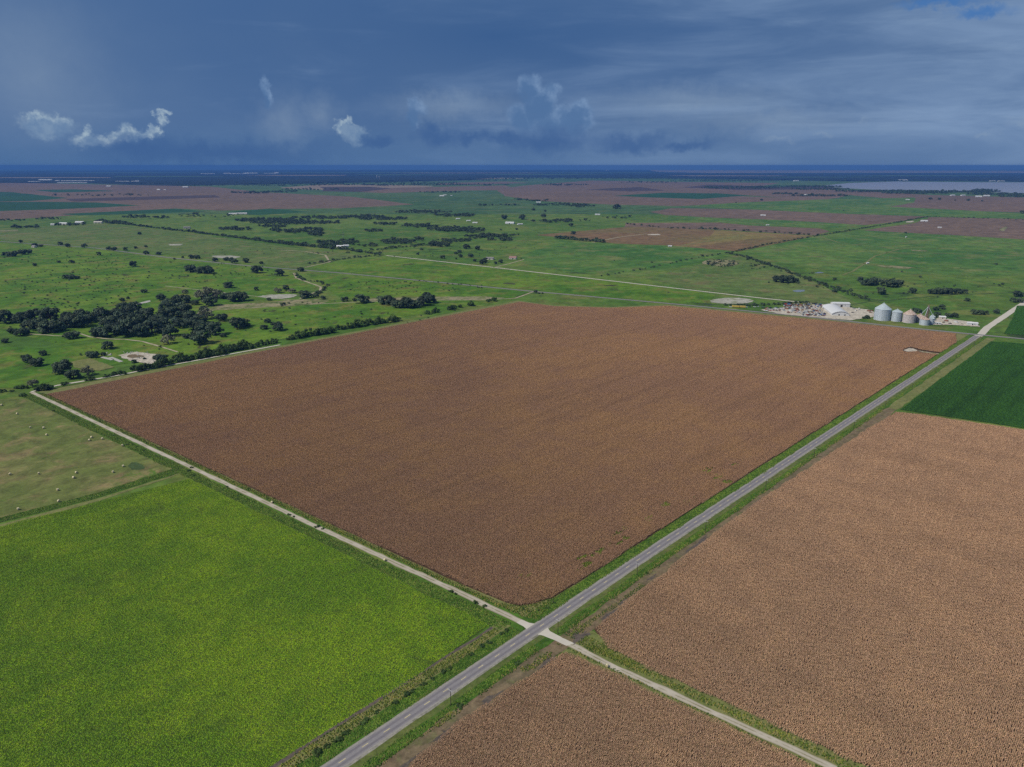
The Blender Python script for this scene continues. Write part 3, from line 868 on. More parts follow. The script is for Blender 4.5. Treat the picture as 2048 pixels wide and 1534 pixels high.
def sorghum_tile(size, r):
    V, T, K = [], [], []
    heads = [C(134, 100, 72, 1.9), C(112, 80, 58, 1.9), C(156, 120, 88, 1.9), C(146, 112, 88, 1.9)]
    leafs = [C(130, 106, 78, 1.6), C(112, 98, 66, 1.5), C(136, 108, 82, 1.5)]
    rows = max(1, int(round(size * 1.35)))
    for j in range(rows):
        y = -size / 2 + (j + 0.5) * size / rows
        x = -size / 2 + r.uniform(0, 0.4)
        while x < size / 2:
            h = r.uniform(1.08, 1.34)
            w_ = r.uniform(0.13, 0.24)
            py = y + r.normal(0, 0.17)
            b = len(V)
            lx, ly = r.normal(0, 0.08, 2)
            V += [(x - w_, py, h - 0.25), (x, py - w_, h - 0.25), (x + w_, py, h - 0.25), (x, py + w_, h - 0.25), (x + lx, py + ly, h + 0.12), (x, py, h - 0.55)]
            T += [(b, b + 1, b + 4), (b + 1, b + 2, b + 4), (b + 2, b + 3, b + 4), (b + 3, b, b + 4), (b + 1, b, b + 5), (b + 3, b + 2, b + 5)]
            c = heads[r.integers(4)]
            s_ = r.uniform(0.82, 1.18)
            K += [(c[0] * s_, c[1] * s_, c[2] * s_, 1)] * 6
            for q in range(3):
                a = r.uniform(0, 6.28)
                ln = r.uniform(0.4, 0.7)
                b = len(V)
                ca, sa = math.cos(a), math.sin(a)
                hz = h - 0.28
                V += [(x - sa * 0.14, py + ca * 0.14, hz), (x + sa * 0.14, py - ca * 0.14, hz), (x + ca * ln, py + sa * ln, hz - r.uniform(-0.05, 0.2))]
                T += [(b, b + 1, b + 2)]
                c = leafs[r.integers(3)]
                K += [c] * 3
            x += r.uniform(0.2, 0.46)
    return V, T, K


def bean_tile(size, r):
    V, T, K = [], [], []
    rows = int(round(size))
    for j in range(rows):
        y = -size / 2 + j + 0.5
        x = -size / 2 + 0.1
        while x < size / 2:
            h = r.uniform(0.55, 0.9)
            w_ = r.uniform(0.34, 0.52)
            a0 = r.uniform(0, 1.5)
            py = y + r.normal(0, 0.08)
            b = len(V)
            V += [(x + w_ * math.cos(a0 + k * 1.571), py + w_ * math.sin(a0 + k * 1.571), h - 0.35 + r.normal(0, 0.06)) for k in range(4)]
            V += [(x + r.normal(0, 0.1), py + r.normal(0, 0.1), h)]
            T += [(b + k, b + (k + 1) % 4, b + 4) for k in range(4)]
            c = [C(44, 80, 26, 1.35), C(38, 72, 28, 1.35), C(56, 92, 30, 1.35)][r.integers(3)]
            s_ = r.uniform(0.75, 1.25)
            K += [(c[0] * s_, c[1] * s_, c[2] * s_, 1)] * 5
            x += r.uniform(0.45, 0.65)
    return V, T, K


def grass_tile(size, r, pal, per=3.4, hmin=0.2, hmax=0.55, fine=1.0):
    V, T, K = [], [], []
    n = max(1, int(size * size * per))
    for _ in range(n):
        x, y = r.uniform(-size / 2, size / 2, 2)
        h = r.uniform(hmin, hmax) * (1.6 if r.random() < 0.12 else 1)
        rad = r.uniform(0.2, 0.62) * fine
        c = pal[r.integers(len(pal))]
        s_ = r.uniform(0.72, 1.22)
        c = (c[0] * s_, c[1] * s_, c[2] * s_, 1)
        a0 = r.uniform(0, 6.28)
        b = len(V)
        m = 5
        V += [(x + rad * math.cos(a0 + k * 1.2566) * r.uniform(0.7, 1.2), y + rad * math.sin(a0 + k * 1.2566) * r.uniform(0.7, 1.2), 0.02) for k in range(m)]
        V += [(x + r.normal(0, 0.1), y + r.normal(0, 0.1), h)]
        T += [(b + k, b + (k + 1) % m, b + m) for k in range(m)]
        K += [c] * (m + 1)
    return V, T, K


PAL_PAST = [C(84, 110, 22, 1.45), C(94, 114, 26, 1.45), C(74, 102, 24, 1.45), C(94, 110, 34, 1.45), C(80, 102, 30, 1.45)]
PAL_DITCH = [C(66, 92, 26, 1.35), C(82, 104, 34, 1.35), C(54, 78, 24, 1.35), C(98, 106, 50, 1.35)]
PAL_WEED = [C(110, 112, 48, 1.2), C(88, 100, 38, 1.2), C(132, 122, 72, 1.2), C(72, 94, 34, 1.2)]
kinds = {
    'sorghum': (sorghum_tile, M['sorghum'], 6),
    'sorghum_pale': (sorghum_tile, M['sorghum_pale'], 6),
    'bean': (bean_tile, M['bean'], 3),
    'pasture': (lambda s, r: grass_tile(s, r, PAL_PAST, 4.6, 0.12, 0.42, 0.72), M['grass'], 4),
    'ditch': (lambda s, r: grass_tile(s, r, PAL_DITCH, 2.6, 0.2, 0.6), M['weed'], 3),
    'tall_weeds': (lambda s, r: grass_tile(s, r, [C(104, 118, 40, 1.4), C(84, 108, 34, 1.4), C(124, 124, 58, 1.4)], 3.0, 0.8, 1.5), M['weed'], 3),
    'weeds': (lambda s, r: grass_tile(s, r, PAL_WEED, 1.6, 0.25, 0.9), M['weed'], 3),
}
LEVELS = (8.0, 4.0, 2.0, 1.0)


def gn_group(name, coll):
    g = bpy.data.node_groups.new(name, 'GeometryNodeTree')
    g.interface.new_socket('Geometry', in_out='INPUT', socket_type='NodeSocketGeometry')
    g.interface.new_socket('Geometry', in_out='OUTPUT', socket_type='NodeSocketGeometry')
    n, l = g.nodes, g.links
    gi, go = n.new('NodeGroupInput'), n.new('NodeGroupOutput')
    ci = n.new('GeometryNodeCollectionInfo')
    ci.inputs['Collection'].default_value = coll
    ci.inputs['Separate Children'].default_value = True
    ci.inputs['Reset Children'].default_value = True
    ip = n.new('GeometryNodeInstanceOnPoints')
    ip.inputs['Pick Instance'].default_value = True

    def attr(nm, tp):
        a = n.new('GeometryNodeInputNamedAttribute')
        a.data_type = tp
        a.inputs['Name'].default_value = nm
        return a.outputs['Attribute']
    l.new(gi.outputs[0], ip.inputs['Points'])
    l.new(ci.outputs[0], ip.inputs['Instance'])
    l.new(attr('idx', 'INT'), ip.inputs['Instance Index'])
    cx = n.new('ShaderNodeCombineXYZ')
    l.new(attr('rot', 'FLOAT'), cx.inputs[2])
    l.new(cx.outputs[0], ip.inputs['Rotation'])
    l.new(attr('scl', 'FLOAT_VECTOR'), ip.inputs['Scale'])
    l.new(ip.outputs[0], go.inputs[0])
    return g


def scatter(name, group, pts, idx, rot, scl, label, cat, z=0.1):
    n = len(pts)
    me = bpy.data.meshes.new(name)
    me.vertices.add(n)
    co = np.zeros((n, 3), np.float32)
    co[:, :2] = pts
    co[:, 2] = z
    me.vertices.foreach_set('co', co.ravel())
    me.attributes.new('idx', 'INT', 'POINT').data.foreach_set('value', np.asarray(idx, np.int32))
    me.attributes.new('rot', 'FLOAT', 'POINT').data.foreach_set('value', np.asarray(rot, np.float32))
    sv = np.asarray(scl, np.float32)
    if sv.ndim == 1:
        sv = np.repeat(sv[:, None], 3, 1)
    me.attributes.new('scl', 'FLOAT_VECTOR', 'POINT').data.foreach_set('vector', sv.ravel())
    me.update()
    o = bpy.data.objects.new(name, me)
    link(o)
    md = o.modifiers.new('plants', 'NODES')
    md.node_group = group
    return tag(o, label, cat, kind='stuff')


kind_group, kind_n = {}, {}
for kname, (fn, mt, nv) in kinds.items():
    coll = bpy.data.collections.new('tiles_' + kname)
    i = 0
    for lv, size in enumerate(LEVELS):
        for v in range(nv):
            r = np.random.default_rng(100 + i + 31 * len(kname))
            me = proto_mesh('%s_%03d' % (kname, i), *fn(size, r), mt)
            coll.objects.link(bpy.data.objects.new('%s_%03d' % (kname, i), me))
            i += 1
    kind_group[kname] = gn_group('scatter_' + kname, coll)
    kind_n[kname] = nv


def inside(poly, p):
    x, y = p[:, 0], p[:, 1]
    n = len(poly)
    res = np.zeros(len(p), bool)
    for i in range(n):
        x1, y1 = poly[i]
        x2, y2 = poly[(i + 1) % n]
        if y1 == y2:
            continue
        c = ((y1 > y) != (y2 > y)) & (x < (x2 - x1) * (y - y1) / (y2 - y1) + x1)
        res ^= c
    return res


def in_view(p, margin=60):
    dep = p[:, 1] * math.cos(PITCH) + H * math.sin(PITCH)
    px = 1024 + FPX * p[:, 0] / np.maximum(dep, 1)
    up = p[:, 1] * math.sin(PITCH) - H * math.cos(PITCH)
    py = 767 - FPX * up / np.maximum(dep, 1)
    return (px > -260) & (px < 2308) & (py < 1534 + 260) & (dep > 10)


def plant_field(name, kname, polys, label, cat, ang=ANG, holes=(), thin=None, z=0.1, quarter=False):
    ca, sa = math.cos(ang), math.sin(ang)
    Rm = np.array(((ca, sa), (-sa, ca)))          # world -> field frame
    nv = kind_n[kname]
    P_, I_, A_ = [], [], []
    for poly in polys:
        lp = [Rm @ np.asarray(q) for q in poly]
        hl = [[Rm @ np.asarray(q) for q in h] for h in holes]
        arr = np.array(lp)
        lo, hi = arr.min(0), arr.max(0)

        def ok(pt):
            m = inside(lp, pt)
            for h in hl:
                m &= ~inside(h, pt)
            return m
        first = 0 if min(hi - lo) > 24 else (2 if min(hi - lo) > 5 else 3)
        st = LEVELS[first]
        gx = np.arange(lo[0], hi[0] + st, st)
        gy = np.arange(lo[1], hi[1] + st, st)
        cen = np.stack(np.meshgrid(gx, gy), -1).reshape(-1, 2)
        for lv, size in enumerate(LEVELS):
            if lv < first:
                continue
            if len(cen) == 0:
                break
            wc = cen @ Rm
            cen = cen[in_view(wc)]
            cnt = np.zeros(len(cen), int)
            for ox, oy in ((-.5, -.5), (.5, -.5), (.5, .5), (-.5, .5)):
                cnt += ok(cen + np.array((ox, oy)) * size)
            mid = ok(cen)
            full = (cnt == 4) & mid
            if lv == len(LEVELS) - 1:
                full = mid
            c = cen[full]
            if len(c):
                P_.append(c @ Rm)
                I_.append(rng.integers(0, nv, len(c)) + lv * nv)
                A_.append(ang + rng.integers(0, 4 if quarter else 2, len(c)) * (math.pi / 2 if quarter else math.pi))
            part = cen[~full & ((cnt > 0) | mid)]
            q = size / 4
            cen = np.concatenate([part + np.array((ox, oy)) * q for ox, oy in ((-1, -1), (1, -1), (1, 1), (-1, 1))]) if len(part) else part
    pts = np.concatenate(P_)
    idx = np.concatenate(I_)
    rot = np.concatenate(A_)
    return scatter(name, kind_group[kname], pts, idx, rot, np.ones(len(pts)), label, cat, z)


def ragged(poly, step, jit):
    return densify(poly, step, jit)


def sblob(s, n, rs, rn, k=20, rough=0.2):
    ph = rng.uniform(0, 6.28, 2)
    return [SN(s + rs * (1 + rough * math.sin(2 * t + ph[0]) + rough * math.sin(3 * t + ph[1])) * math.cos(t), n + rn * (1 + rough * math.sin(3 * t + ph[1])) * math.sin(t))
            for t in np.linspace(0, 6.283, k, endpoint=False)]


green_gaps = []
for (gs, gn, rs_, rn_, cnt_) in [(70, -21, 12, 2.0, 9), (98, -24, 14, 2.4, 11), (120, -22, 9, 2.0, 7), (160, -26, 7, 2.6, 8), (187, -31, 5, 3.2, 7), (40, -42, 8, 4, 7), (255, -17, 8, 3, 9), (262, -27, 9, 3, 10), (268, -40, 6, 2.5, 6), (128, -31, 10, 2, 7), (84, -28, 8, 2, 6), (205, -22, 12, 2.5, 5), (300, -30, 12, 3, 4)]:
    for _k in range(cnt_):
        a_ = rng.uniform(0, 6.28)
        q_ = math.sqrt(rng.random())
        green_gaps.append(sblob(gs + rs_ * q_ * math.cos(a_), gn + rn_ * q_ * math.sin(a_), rng.uniform(0.8, 2.6), rng.uniform(0.6, 1.3), 12, 0.25))
pad_hole = blob(1821, 700.3, 16.5, 4.2)
track_hole = PX((1826, 698), (1880, 706), (1895, 706), (1890, 711), (1840, 706))
plant_field('sorghum_crop', 'sorghum', [ragged(MAIN, 14, 0.5)], 'reddish brown ripe sorghum filling the great field in the middle', 'crop', holes=green_gaps + [pad_hole, track_hole])
plant_field('sorghum_crop', 'sorghum_pale', [ragged(RIGHT, 8, 0.7)], 'tan brown ripe sorghum right of the highway', 'crop')
plant_field('sorghum_crop', 'sorghum_pale', [ragged(NEAR, 8, 0.7)], 'tan brown ripe sorghum in the near right corner below the gravel lane', 'crop')
plant_field('bean_crop', 'bean', [ragged(SOY, 20, 0.3)], 'dark green bean rows beside the highway on the right', 'crop')
plant_field('bean_crop', 'bean', [ragged(SOY2, 20, 0.3)], 'dark green bean rows beyond the far crossroads', 'crop')
plant_field('pasture_grass', 'pasture', [ragged(PAST, 14, 0.5)], 'lumpy bright green grass of the near left pasture', 'grass', quarter=True)

plant_field('gap_weeds', 'tall_weeds', green_gaps, 'yellow green weeds growing in gaps near the right edge of the great field', 'weeds', quarter=True)


def strip(s0, s1, n0, n1, jit=0.6, k=None):
    k = k or max(6, int((s1 - s0) / 7))
    ss = np.linspace(s0, s1, k)
    return [SN(s, n0 + rng.normal(0, jit)) for s in ss] + [SN(s, n1 + rng.normal(0, jit)) for s in ss[::-1]]


def lane_strip(n0, n1, o0, o1, jit=0.5):
    nn = np.linspace(n0, n1, max(6, int(abs(n1 - n0) / 7)))
    return [LN(n, o0 + rng.normal(0, jit)) for n in nn] + [LN(n, o1 + rng.normal(0, jit)) for n in nn[::-1]]


plant_field('ditch_grass', 'ditch', [strip(8, 980, -11.6, -4.2), strip(-260, -6, -11.5, -4.6), strip(-260, -10, 8.8, 12.6), strip(10, 980, 8.6, 12.4), lane_strip(-710, -14, -13, -4), ragged(HB, 8, 0.6)], 'bright green grass in the ditches beside the roads', 'grass', quarter=True, z=0.12)
plant_field('verge_weeds', 'weeds', [strip(-260, -12, 12.6, 14.8, 0.8), strip(14, 545, 12.0, 14.0, 0.7), strip(-260, -14, -18.2, -12), [SN(9, -6), SN(28, -9), SN(32, -13), SN(20, -17), SN(12, -22), SN(8, -30), LN(-34, 5), LN(-14, 4)],
                                      lane_strip(30, 290, 3, 8, 0.4), lane_strip(-700, -30, 3.2, 7.4, 0.3), lane_strip(16, 290, -4.2, -2.8, 0.3), strip(24, 80, 17.5, 20, 0.6), lane_strip(24, 60, 3, 12, 0.6), strip(-30, -8, 17, 21, 0.8), strip(9, 24, 14, 20, 0.8)],
            'tall yellowish weeds along the verges and lanes', 'weeds', quarter=True, z=0.12)

# ------------------------------------------------------------------ trees
def leaf_cloud(r, lobes, n, size, pal):
    """leaf clumps spread through a set of lobes: small bent quads, a few loose ones outside"""
    V, F, K = [], [], []
    vol = np.array([l[3] * l[4] for l in lobes])
    pick = r.choice(len(lobes), n, p=vol / vol.sum())
    tone = r.uniform(0.5, 1.45, len(lobes))
    for i in pick:
        cx, cy, cz, rr, rz = lobes[i]
        d = r.normal(size=3)
        d /= np.linalg.norm(d)
        if d[2] < -0.35:
            d[2] *= -0.6
        k = r.uniform(0.55, 1.08) if r.random() > 0.06 else r.uniform(1.08, 1.3)
        p = np.array((cx + d[0] * rr * k, cy + d[1] * rr * k, max(0.25, cz + d[2] * rz * k)))
        nn = d + np.array((0, 0, 0.35)) + r.normal(0, 0.42, 3)
        nn /= np.linalg.norm(nn)
        u = np.cross(nn, r.normal(size=3))
        u /= np.linalg.norm(u)
        v = np.cross(nn, u)
        s = size * r.uniform(0.6, 1.3)
        b = len(V)
        V += [tuple(p - u * s - v * s * 0.7), tuple(p + u * s * 0.8 - v * s), tuple(p + u * s + v * s * 0.7), tuple(p - u * s * 0.7 + v * s)]
        F.append((b, b + 1, b + 2, b + 3))
        c = pal[r.integers(len(pal))]
        t = tone[i] * r.uniform(0.75, 1.25)
        K += [(c[0] * t, c[1] * t, c[2] * t, 1)] * 4
    return V, F, K


PAL_OAK = [C(54, 66, 44, 1.7), C(44, 58, 40, 1.7), C(68, 78, 56, 1.7), C(58, 70, 58, 1.7)]
PAL_PALE = [C(96, 98, 78, 1.4), C(82, 90, 68, 1.4), C(110, 108, 90, 1.4)]
PAL_BUSH = [C(56, 76, 34, 1.4), C(46, 66, 32, 1.4), C(70, 86, 42, 1.4)]


def tree_protos(kind, nv, seed):
    out = []
    for v in range(nv):
        r = np.random.default_rng(seed + v)
        lobes, mb = [], MB()
        if kind in ('oak', 'pale'):
            hgt = r.uniform(5.4, 7.0)
            nl = r.integers(11, 17)
            for k in range(nl):
                a = r.uniform(0, 6.283)
                q = 3.6 * math.sqrt(r.random())
                lr = r.uniform(1.1, 2.0) if kind == 'oak' else r.uniform(0.9, 1.5)
                zc = hgt * (0.45 + 0.38 * (1 - (q / 4.0) ** 2)) * r.uniform(0.82, 1.08)
                lobes.append((q * math.cos(a), q * math.sin(a), zc, lr, lr * r.uniform(0.65, 0.9)))
            for k in range(12):
                a = r.uniform(0, 6.283)
                q = r.uniform(2.2, 3.9)
                lr = r.uniform(0.9, 1.5)
                lobes.append((q * math.cos(a), q * math.sin(a), r.uniform(0.9, 2.9), lr, lr * 0.9))
            mb.bar((0, 0, -0.3), (0.1, 0, hgt * 0.30), 0.45, 0.32, 8)
            for l in lobes[:9]:
                m1 = (l[0] * 0.4, l[1] * 0.4, hgt * 0.36)
                mb.bar((0.1, 0, hgt * 0.27), m1, 0.22, 0.15, 5)
                mb.bar(m1, (l[0] * 0.9, l[1] * 0.9, l[2]), 0.15, 0.05, 5)
            n, sz, pal = (3200, 0.26, PAL_OAK) if kind == 'oak' else (1500, 0.24, PAL_PALE)
        else:
            for k in range(9):
                a = r.uniform(0, 6.283)
                q = 3.7 * math.sqrt(r.random())
                lr = r.uniform(1.2, 2.0)
                lobes.append((q * math.cos(a), q * math.sin(a), r.uniform(0.9, 3.4) * (1.1 - q / 7), lr, lr * r.uniform(0.7, 1.0)))
            for l in lobes:
                mb.bar((0, 0, -0.3), (l[0] * 0.9, l[1] * 0.9, l[2]), 0.14, 0.05, 5)
            n, sz, pal = 1300, 0.27, PAL_BUSH
        V, F, K = leaf_cloud(r, lobes, n, sz, pal)
        cm = bpy.data.meshes.new('crown')
        cm.from_pydata(V, [], F)
        cm.color_attributes.new('col', 'FLOAT_COLOR', 'POINT').data.foreach_set('color', np.asarray(K, np.float32).ravel())
        cm.materials.append(M['leaf'])
        tm = bpy.data.meshes.new('trunk')
        tm.from_pydata(mb.v, [], mb.f)
        tm.materials.append(M['bark_pale' if kind == 'pale' else 'bark'])
        wid = np.ptp(np.array(V)[:, 0])
        out.append((cm, tm, wid))
    return out


PROTO = {'oak': tree_protos('oak', 7, 500), 'pale': tree_protos('pale', 3, 600), 'bush': tree_protos('bush', 5, 700)}
ORD = ['zeroth', 'first', 'second', 'third', 'fourth', 'fifth', 'sixth', 'seventh', 'eighth', 'ninth', 'tenth', 'eleventh', 'twelfth', 'thirteenth', 'fourteenth', 'fifteenth', 'sixteenth', 'seventeenth', 'eighteenth', 'nineteenth']
TENS = {20: ('twentieth', 'twenty'), 30: ('thirtieth', 'thirty'), 40: ('fortieth', 'forty'), 50: ('fiftieth', 'fifty'), 60: ('sixtieth', 'sixty'), 70: ('seventieth', 'seventy')}


def ordinal(i):
    if i < 20:
        return ORD[i]
    d, u = i // 10 * 10, i % 10
    return TENS[d][0] if u == 0 else TENS[d][1] + '-' + ORD[u]


def plant_tree(kind, xy, width, label, group, squash=None, cat=None):
    cm, tm, wid = PROTO[kind][random.randrange(len(PROTO[kind]))]
    nm = {'oak': 'oak_tree', 'pale': 'thin_tree', 'bush': 'bush'}[kind]
    rt = empty(nm, (xy[0], xy[1], 0.08), random.uniform(0, 6.28))
    k = width / wid
    sq = squash or random.uniform(0.85, 1.1)
    rt.scale = (k, k * random.uniform(0.9, 1.1), k * sq)
    tag(rt, label, cat or {'oak': 'tree', 'pale': 'tree', 'bush': 'bush'}[kind], group)
    for part, me in (('trunk', tm), ('crown', cm)):
        if kind == 'bush' and part == 'trunk':
            part = 'stems'
        o = bpy.data.objects.new(part, me)
        link(o)
        o.parent = rt


def tree_set(items, off, scale, kind, what, place, group, squash=None, grow=1.0):
    """items: (x, base y, width) in a zoomed crop; named from left to right"""
    its = sorted(items, key=lambda q: q[0])
    for i, it in enumerate(its):
        x, y, wd = it[:3]
        kd = it[3] if len(it) > 3 else kind
        px, py = off[0] + x / scale, off[1] + y / scale
        wm = max(1.6, metres(wd / scale, py) * grow)
        c = P(px, py)
        c = c + c / np.linalg.norm(c) * wm * 0.36       # the crown's near edge is what the photo shows at the base
        plant_tree(kd, c, wm, '%s %s from the left %s' % (ordinal(i + 1), what, place), group, squash)


Z4, Z5, Z1, Z3, Z6 = ((0, 540), 4.096), ((400, 520), 2.926), ((0, 320), 2.926), ((1348, 320), 2.926), ((1400, 540), 3.16)
tree_set([(50, 445, 150), (150, 440, 110), (190, 410, 110), (290, 410, 130), (250, 490, 130), (330, 500, 150), (400, 525, 170), (470, 510, 150), (420, 430, 140), (560, 480, 150), (560, 430, 110),
          (640, 480, 170), (680, 430, 140), (720, 440, 120), (830, 420, 150), (800, 550, 120), (880, 555, 160), (900, 480, 170), (960, 540, 130), (1040, 550, 170), (1000, 450, 150), (1050, 380, 130),
          (1120, 470, 150), (1170, 555, 150), (1180, 420, 150), (1250, 530, 150), (1280, 460, 150), (1340, 400, 130), (1350, 520, 130), (1400, 470, 150), (1430, 400, 140), (1480, 480, 130),
          (1500, 390, 140), (1560, 430, 130), (1010, 330, 100), (1110, 335, 110), (1200, 380, 110), (1590, 500, 150), (1650, 510, 120), (1640, 440, 110), (1690, 410, 120, 'pale'), (960, 400, 130), (1100, 430, 110)],
         *Z4, 'oak', 'tree', 'in the dense dark oak grove at the left', 'oaks of the dense left grove', grow=1.14)
tree_set([(1400, 550, 150), (1380, 615, 130, 'pale'), (1525, 565, 80), (1645, 615, 180), (1770, 540, 140), (1830, 555, 60), (1730, 480, 90), (1820, 425, 120), (1940, 490, 160), (2010, 470, 120)],
         *Z4, 'oak', 'oak', 'among those scattered between the dense grove and the hedge', 'scattered oaks right of the grove')
tree_set([(1320, 250, 90), (1390, 310, 150), (1450, 300, 120), (1350, 330, 110), (1520, 275, 110), (1600, 290, 80), (1650, 250, 120, 'pale'), (1700, 240, 150, 'pale'), (1780, 240, 130, 'pale'), (1730, 300, 120),
          (1850, 240, 100), (1930, 265, 150), (1990, 260, 110), (1665, 340, 80)],
         *Z4, 'oak', 'tree', 'in the oak clump beside the dry creek', 'oaks of the clump by the creek')
tree_set([(1880, 150, 70), (1520, 195, 60, 'pale'), (1450, 235, 60), (1185, 190, 60), (1000, 260, 50), (1050, 240, 35)], *Z4, 'oak', 'small oak', 'standing loose behind the dense grove', 'loose oaks behind the grove')
tree_set([(540, 75, 60), (590, 78, 75), (635, 75, 50), (1570, 22, 90), (1640, 30, 90), (1720, 30, 90)], *Z4, 'oak', 'oak', 'in the two small clumps far out in the left pasture', 'small clumps in the left pasture')
tree_set([(50, 600, 70), (90, 525, 80), (170, 545, 110), (210, 525, 90), (600, 570, 130), (545, 560, 70), (355, 705, 70), (225, 765, 90), (305, 795, 130)],
         *Z4, 'oak', 'oak', 'in the open grass below the dense grove', 'oaks in the open grass')
tree_set([(885, 655, 110), (765, 725, 110), (850, 705, 50), (520, 860, 180), (605, 900, 130), (720, 870, 110, 'pale'), (1100, 765, 50), (1320, 765, 130)], *Z4, 'oak', 'oak', 'around the white rubble yard and its slabs', 'oaks around the rubble yard')
tree_set([(150, 975, 70), (200, 978, 80), (270, 962, 90, 'pale'), (330, 990, 110), (400, 985, 110), (25, 1005, 60), (100, 1000, 40), (195, 1038, 75), (535, 945, 70), (735, 912, 90), (870, 882, 70), (940, 868, 80), (1000, 862, 80)],
         *Z4, 'bush', 'bush', 'around the lane corner left of the great field', 'bushes at the lane corner')
hedge = []
x = 1120
while x < 2060:
    hedge.append((x, 838 - (x - 1120) * 0.208 + random.uniform(-5, 5), random.uniform(60, 105)))
    x += random.uniform(36, 58)
tree_set(hedge, *Z4, 'bush', 'bush', 'in the near dark hedge behind the great field', 'hedge behind the great field, near part', squash=1.45, grow=1.15)
hedge = [(20, 573, 50)]
for a, b in (((60, 560), (440, 490)), ((520, 472), (790, 425)), ((815, 412), (1165, 358)), ((1335, 320), (1410, 304)), ((1460, 296), (1550, 276)), ((1585, 270), (1610, 267)), ((1690, 248), (1760, 240))):
    x = a[0]
    while x <= b[0]:
        t_ = (x - a[0]) / max(1, b[0] - a[0])
        hedge.append((x, a[1] + (b[1] - a[1]) * t_ + random.uniform(-2, 2), random.uniform(36, 66) * (1.0 if x < 1200 else 0.75)))
        x += random.uniform(24, 38)
tree_set(hedge, *Z5, 'bush', 'bush', 'in the far dark hedge behind the great field', 'hedge behind the great field, far part', squash=1.5, grow=1.15)
tree_set([(945, 258, 105), (1080, 262, 100), (1120, 270, 80), (1165, 285, 95), (1210, 288, 100), (1255, 283, 100), (1310, 272, 90), (1345, 258, 90), (1330, 235, 70)], *Z5, 'oak', 'oak', 'in the round clump behind the middle of the hedge', 'round oak clump')
tree_set([(845, 245, 50), (610, 228, 75), (640, 222, 45), (680, 220, 40), (720, 232, 40), (540, 195, 55, 'pale'), (505, 180, 50), (455, 195, 50, 'pale'), (160, 165, 50), (330, 180, 32), (405, 238, 28), (485, 268, 38)], *Z5, 'oak', 'tree', 'along the winding creek and its sand bed', 'trees along the creek')
tree_set([(395, 370, 48), (375, 410, 60), (455, 418, 78)], *Z5, 'oak', 'oak', 'of the three in the grass before the hedge', 'three oaks before the hedge')
tree_set([(122, 485, 30), (205, 510, 40), (240, 510, 30), (355, 500, 35), (395, 512, 40), (495, 512, 40), (580, 560, 30), (640, 528, 40), (670, 530, 40), (735, 532, 30), (795, 520, 25), (855, 512, 25), (855, 554, 40), (930, 556, 40),
          (1020, 585, 20), (1070, 575, 20), (1120, 578, 40), (1155, 580, 45), (1260, 595, 40), (1325, 590, 40), (1355, 594, 40), (1375, 606, 50), (1440, 602, 40), (1530, 610, 30), (1760, 655, 52)],
         *Z1, 'oak', 'tree', 'beside the grey road across the far left', 'trees along the far left road')
tree_set([(345, 602, 26), (420, 605, 36), (205, 622, 30), (780, 626, 46), (1115, 660, 75), (1170, 665, 60), (1215, 668, 70), (1505, 665, 78), (1635, 682, 60), (40, 566, 60), (85, 566, 60), (130, 556, 50), (165, 553, 55), (818, 438, 25)],
         *Z1, 'oak', 'oak', 'dotted through the far left pasture', 'oaks of the far left pasture')
tree_set([(600, 716, 62), (640, 722, 70), (680, 720, 70), (712, 718, 45), (555, 720, 14)], *Z3, 'oak', 'oak', 'in the flat clump above the white pond', 'oak clump above the white pond')
tree_set([(1088, 712, 42), (1110, 735, 60), (1140, 738, 70), (1165, 732, 70), (1190, 715, 50), (1228, 740, 60), (1262, 748, 80), (1290, 745, 70), (1318, 735, 55)], *Z3, 'oak', 'oak', 'in the pair of clumps beyond the grain bins', 'pair of oak clumps beyond the bins')
tree_set([(1505, 785, 55), (1540, 788, 60), (1580, 786, 60), (1620, 788, 65), (1660, 784, 60), (1692, 782, 50)], *Z3, 'oak', 'oak', 'in the straight row right of the grain bins', 'row of oaks')
tree_set([(1210, 790, 58), (1393, 782, 52), (1343, 782, 16), (938, 775, 38), (940, 702, 26), (1715, 828, 38), (2000, 802, 60), (2040, 800, 50), (1985, 835, 50), (2020, 836, 55), (430, 585, 22), (505, 600, 20), (555, 616, 30), (670, 660, 24)],
         *Z3, 'oak', 'oak', 'standing loose in the right hand pasture', 'loose oaks on the right')
tree_set([(1335, 282, 50), (1375, 275, 60), (1355, 262, 40), (1490, 258, 45), (1530, 250, 50), (1495, 304, 55), (1570, 302, 50), (1610, 302, 50), (1730, 282, 50), (1770, 284, 55), (1800, 282, 45), (1870, 276, 50), (1030, 308, 25), (1055, 310, 40)],
         *Z6, 'oak', 'tree', 'near the grain bins and the white yard', 'trees near the grain bins')
# farmstead and lone trees farther out
tree_set([(598, 578, 36), (700, 545, 30), (740, 522, 52), (805, 528, 36), (680, 552, 30), (705, 570, 34), (765, 570, 40), (790, 595, 30), (835, 612, 50), (850, 600, 36), (910, 610, 26), (940, 604, 34), (1060, 578, 12), (680, 582, 16), (475, 528, 24), (455, 556, 22)],
         (680, 320), 2.926, 'oak', 'tree', 'around the farmhouse with the pale drive', 'trees around the farmhouse')
tree_set([(1365, 436, 34), (1190, 336, 42), (960, 348, 46), (1065, 350, 48), (1130, 296, 28), (1618, 286, 46), (1200, 304, 18), (942, 412, 16), (1033, 410, 18), (1352, 390, 30), (1355, 358, 16), (1825, 602, 14), (1605, 590, 10), (1145, 780, 26), (1165, 784, 16), (1185, 784, 14)],
         (680, 320), 2.926, 'oak', 'lone tree', 'in the middle distance', 'lone trees in the middle distance')
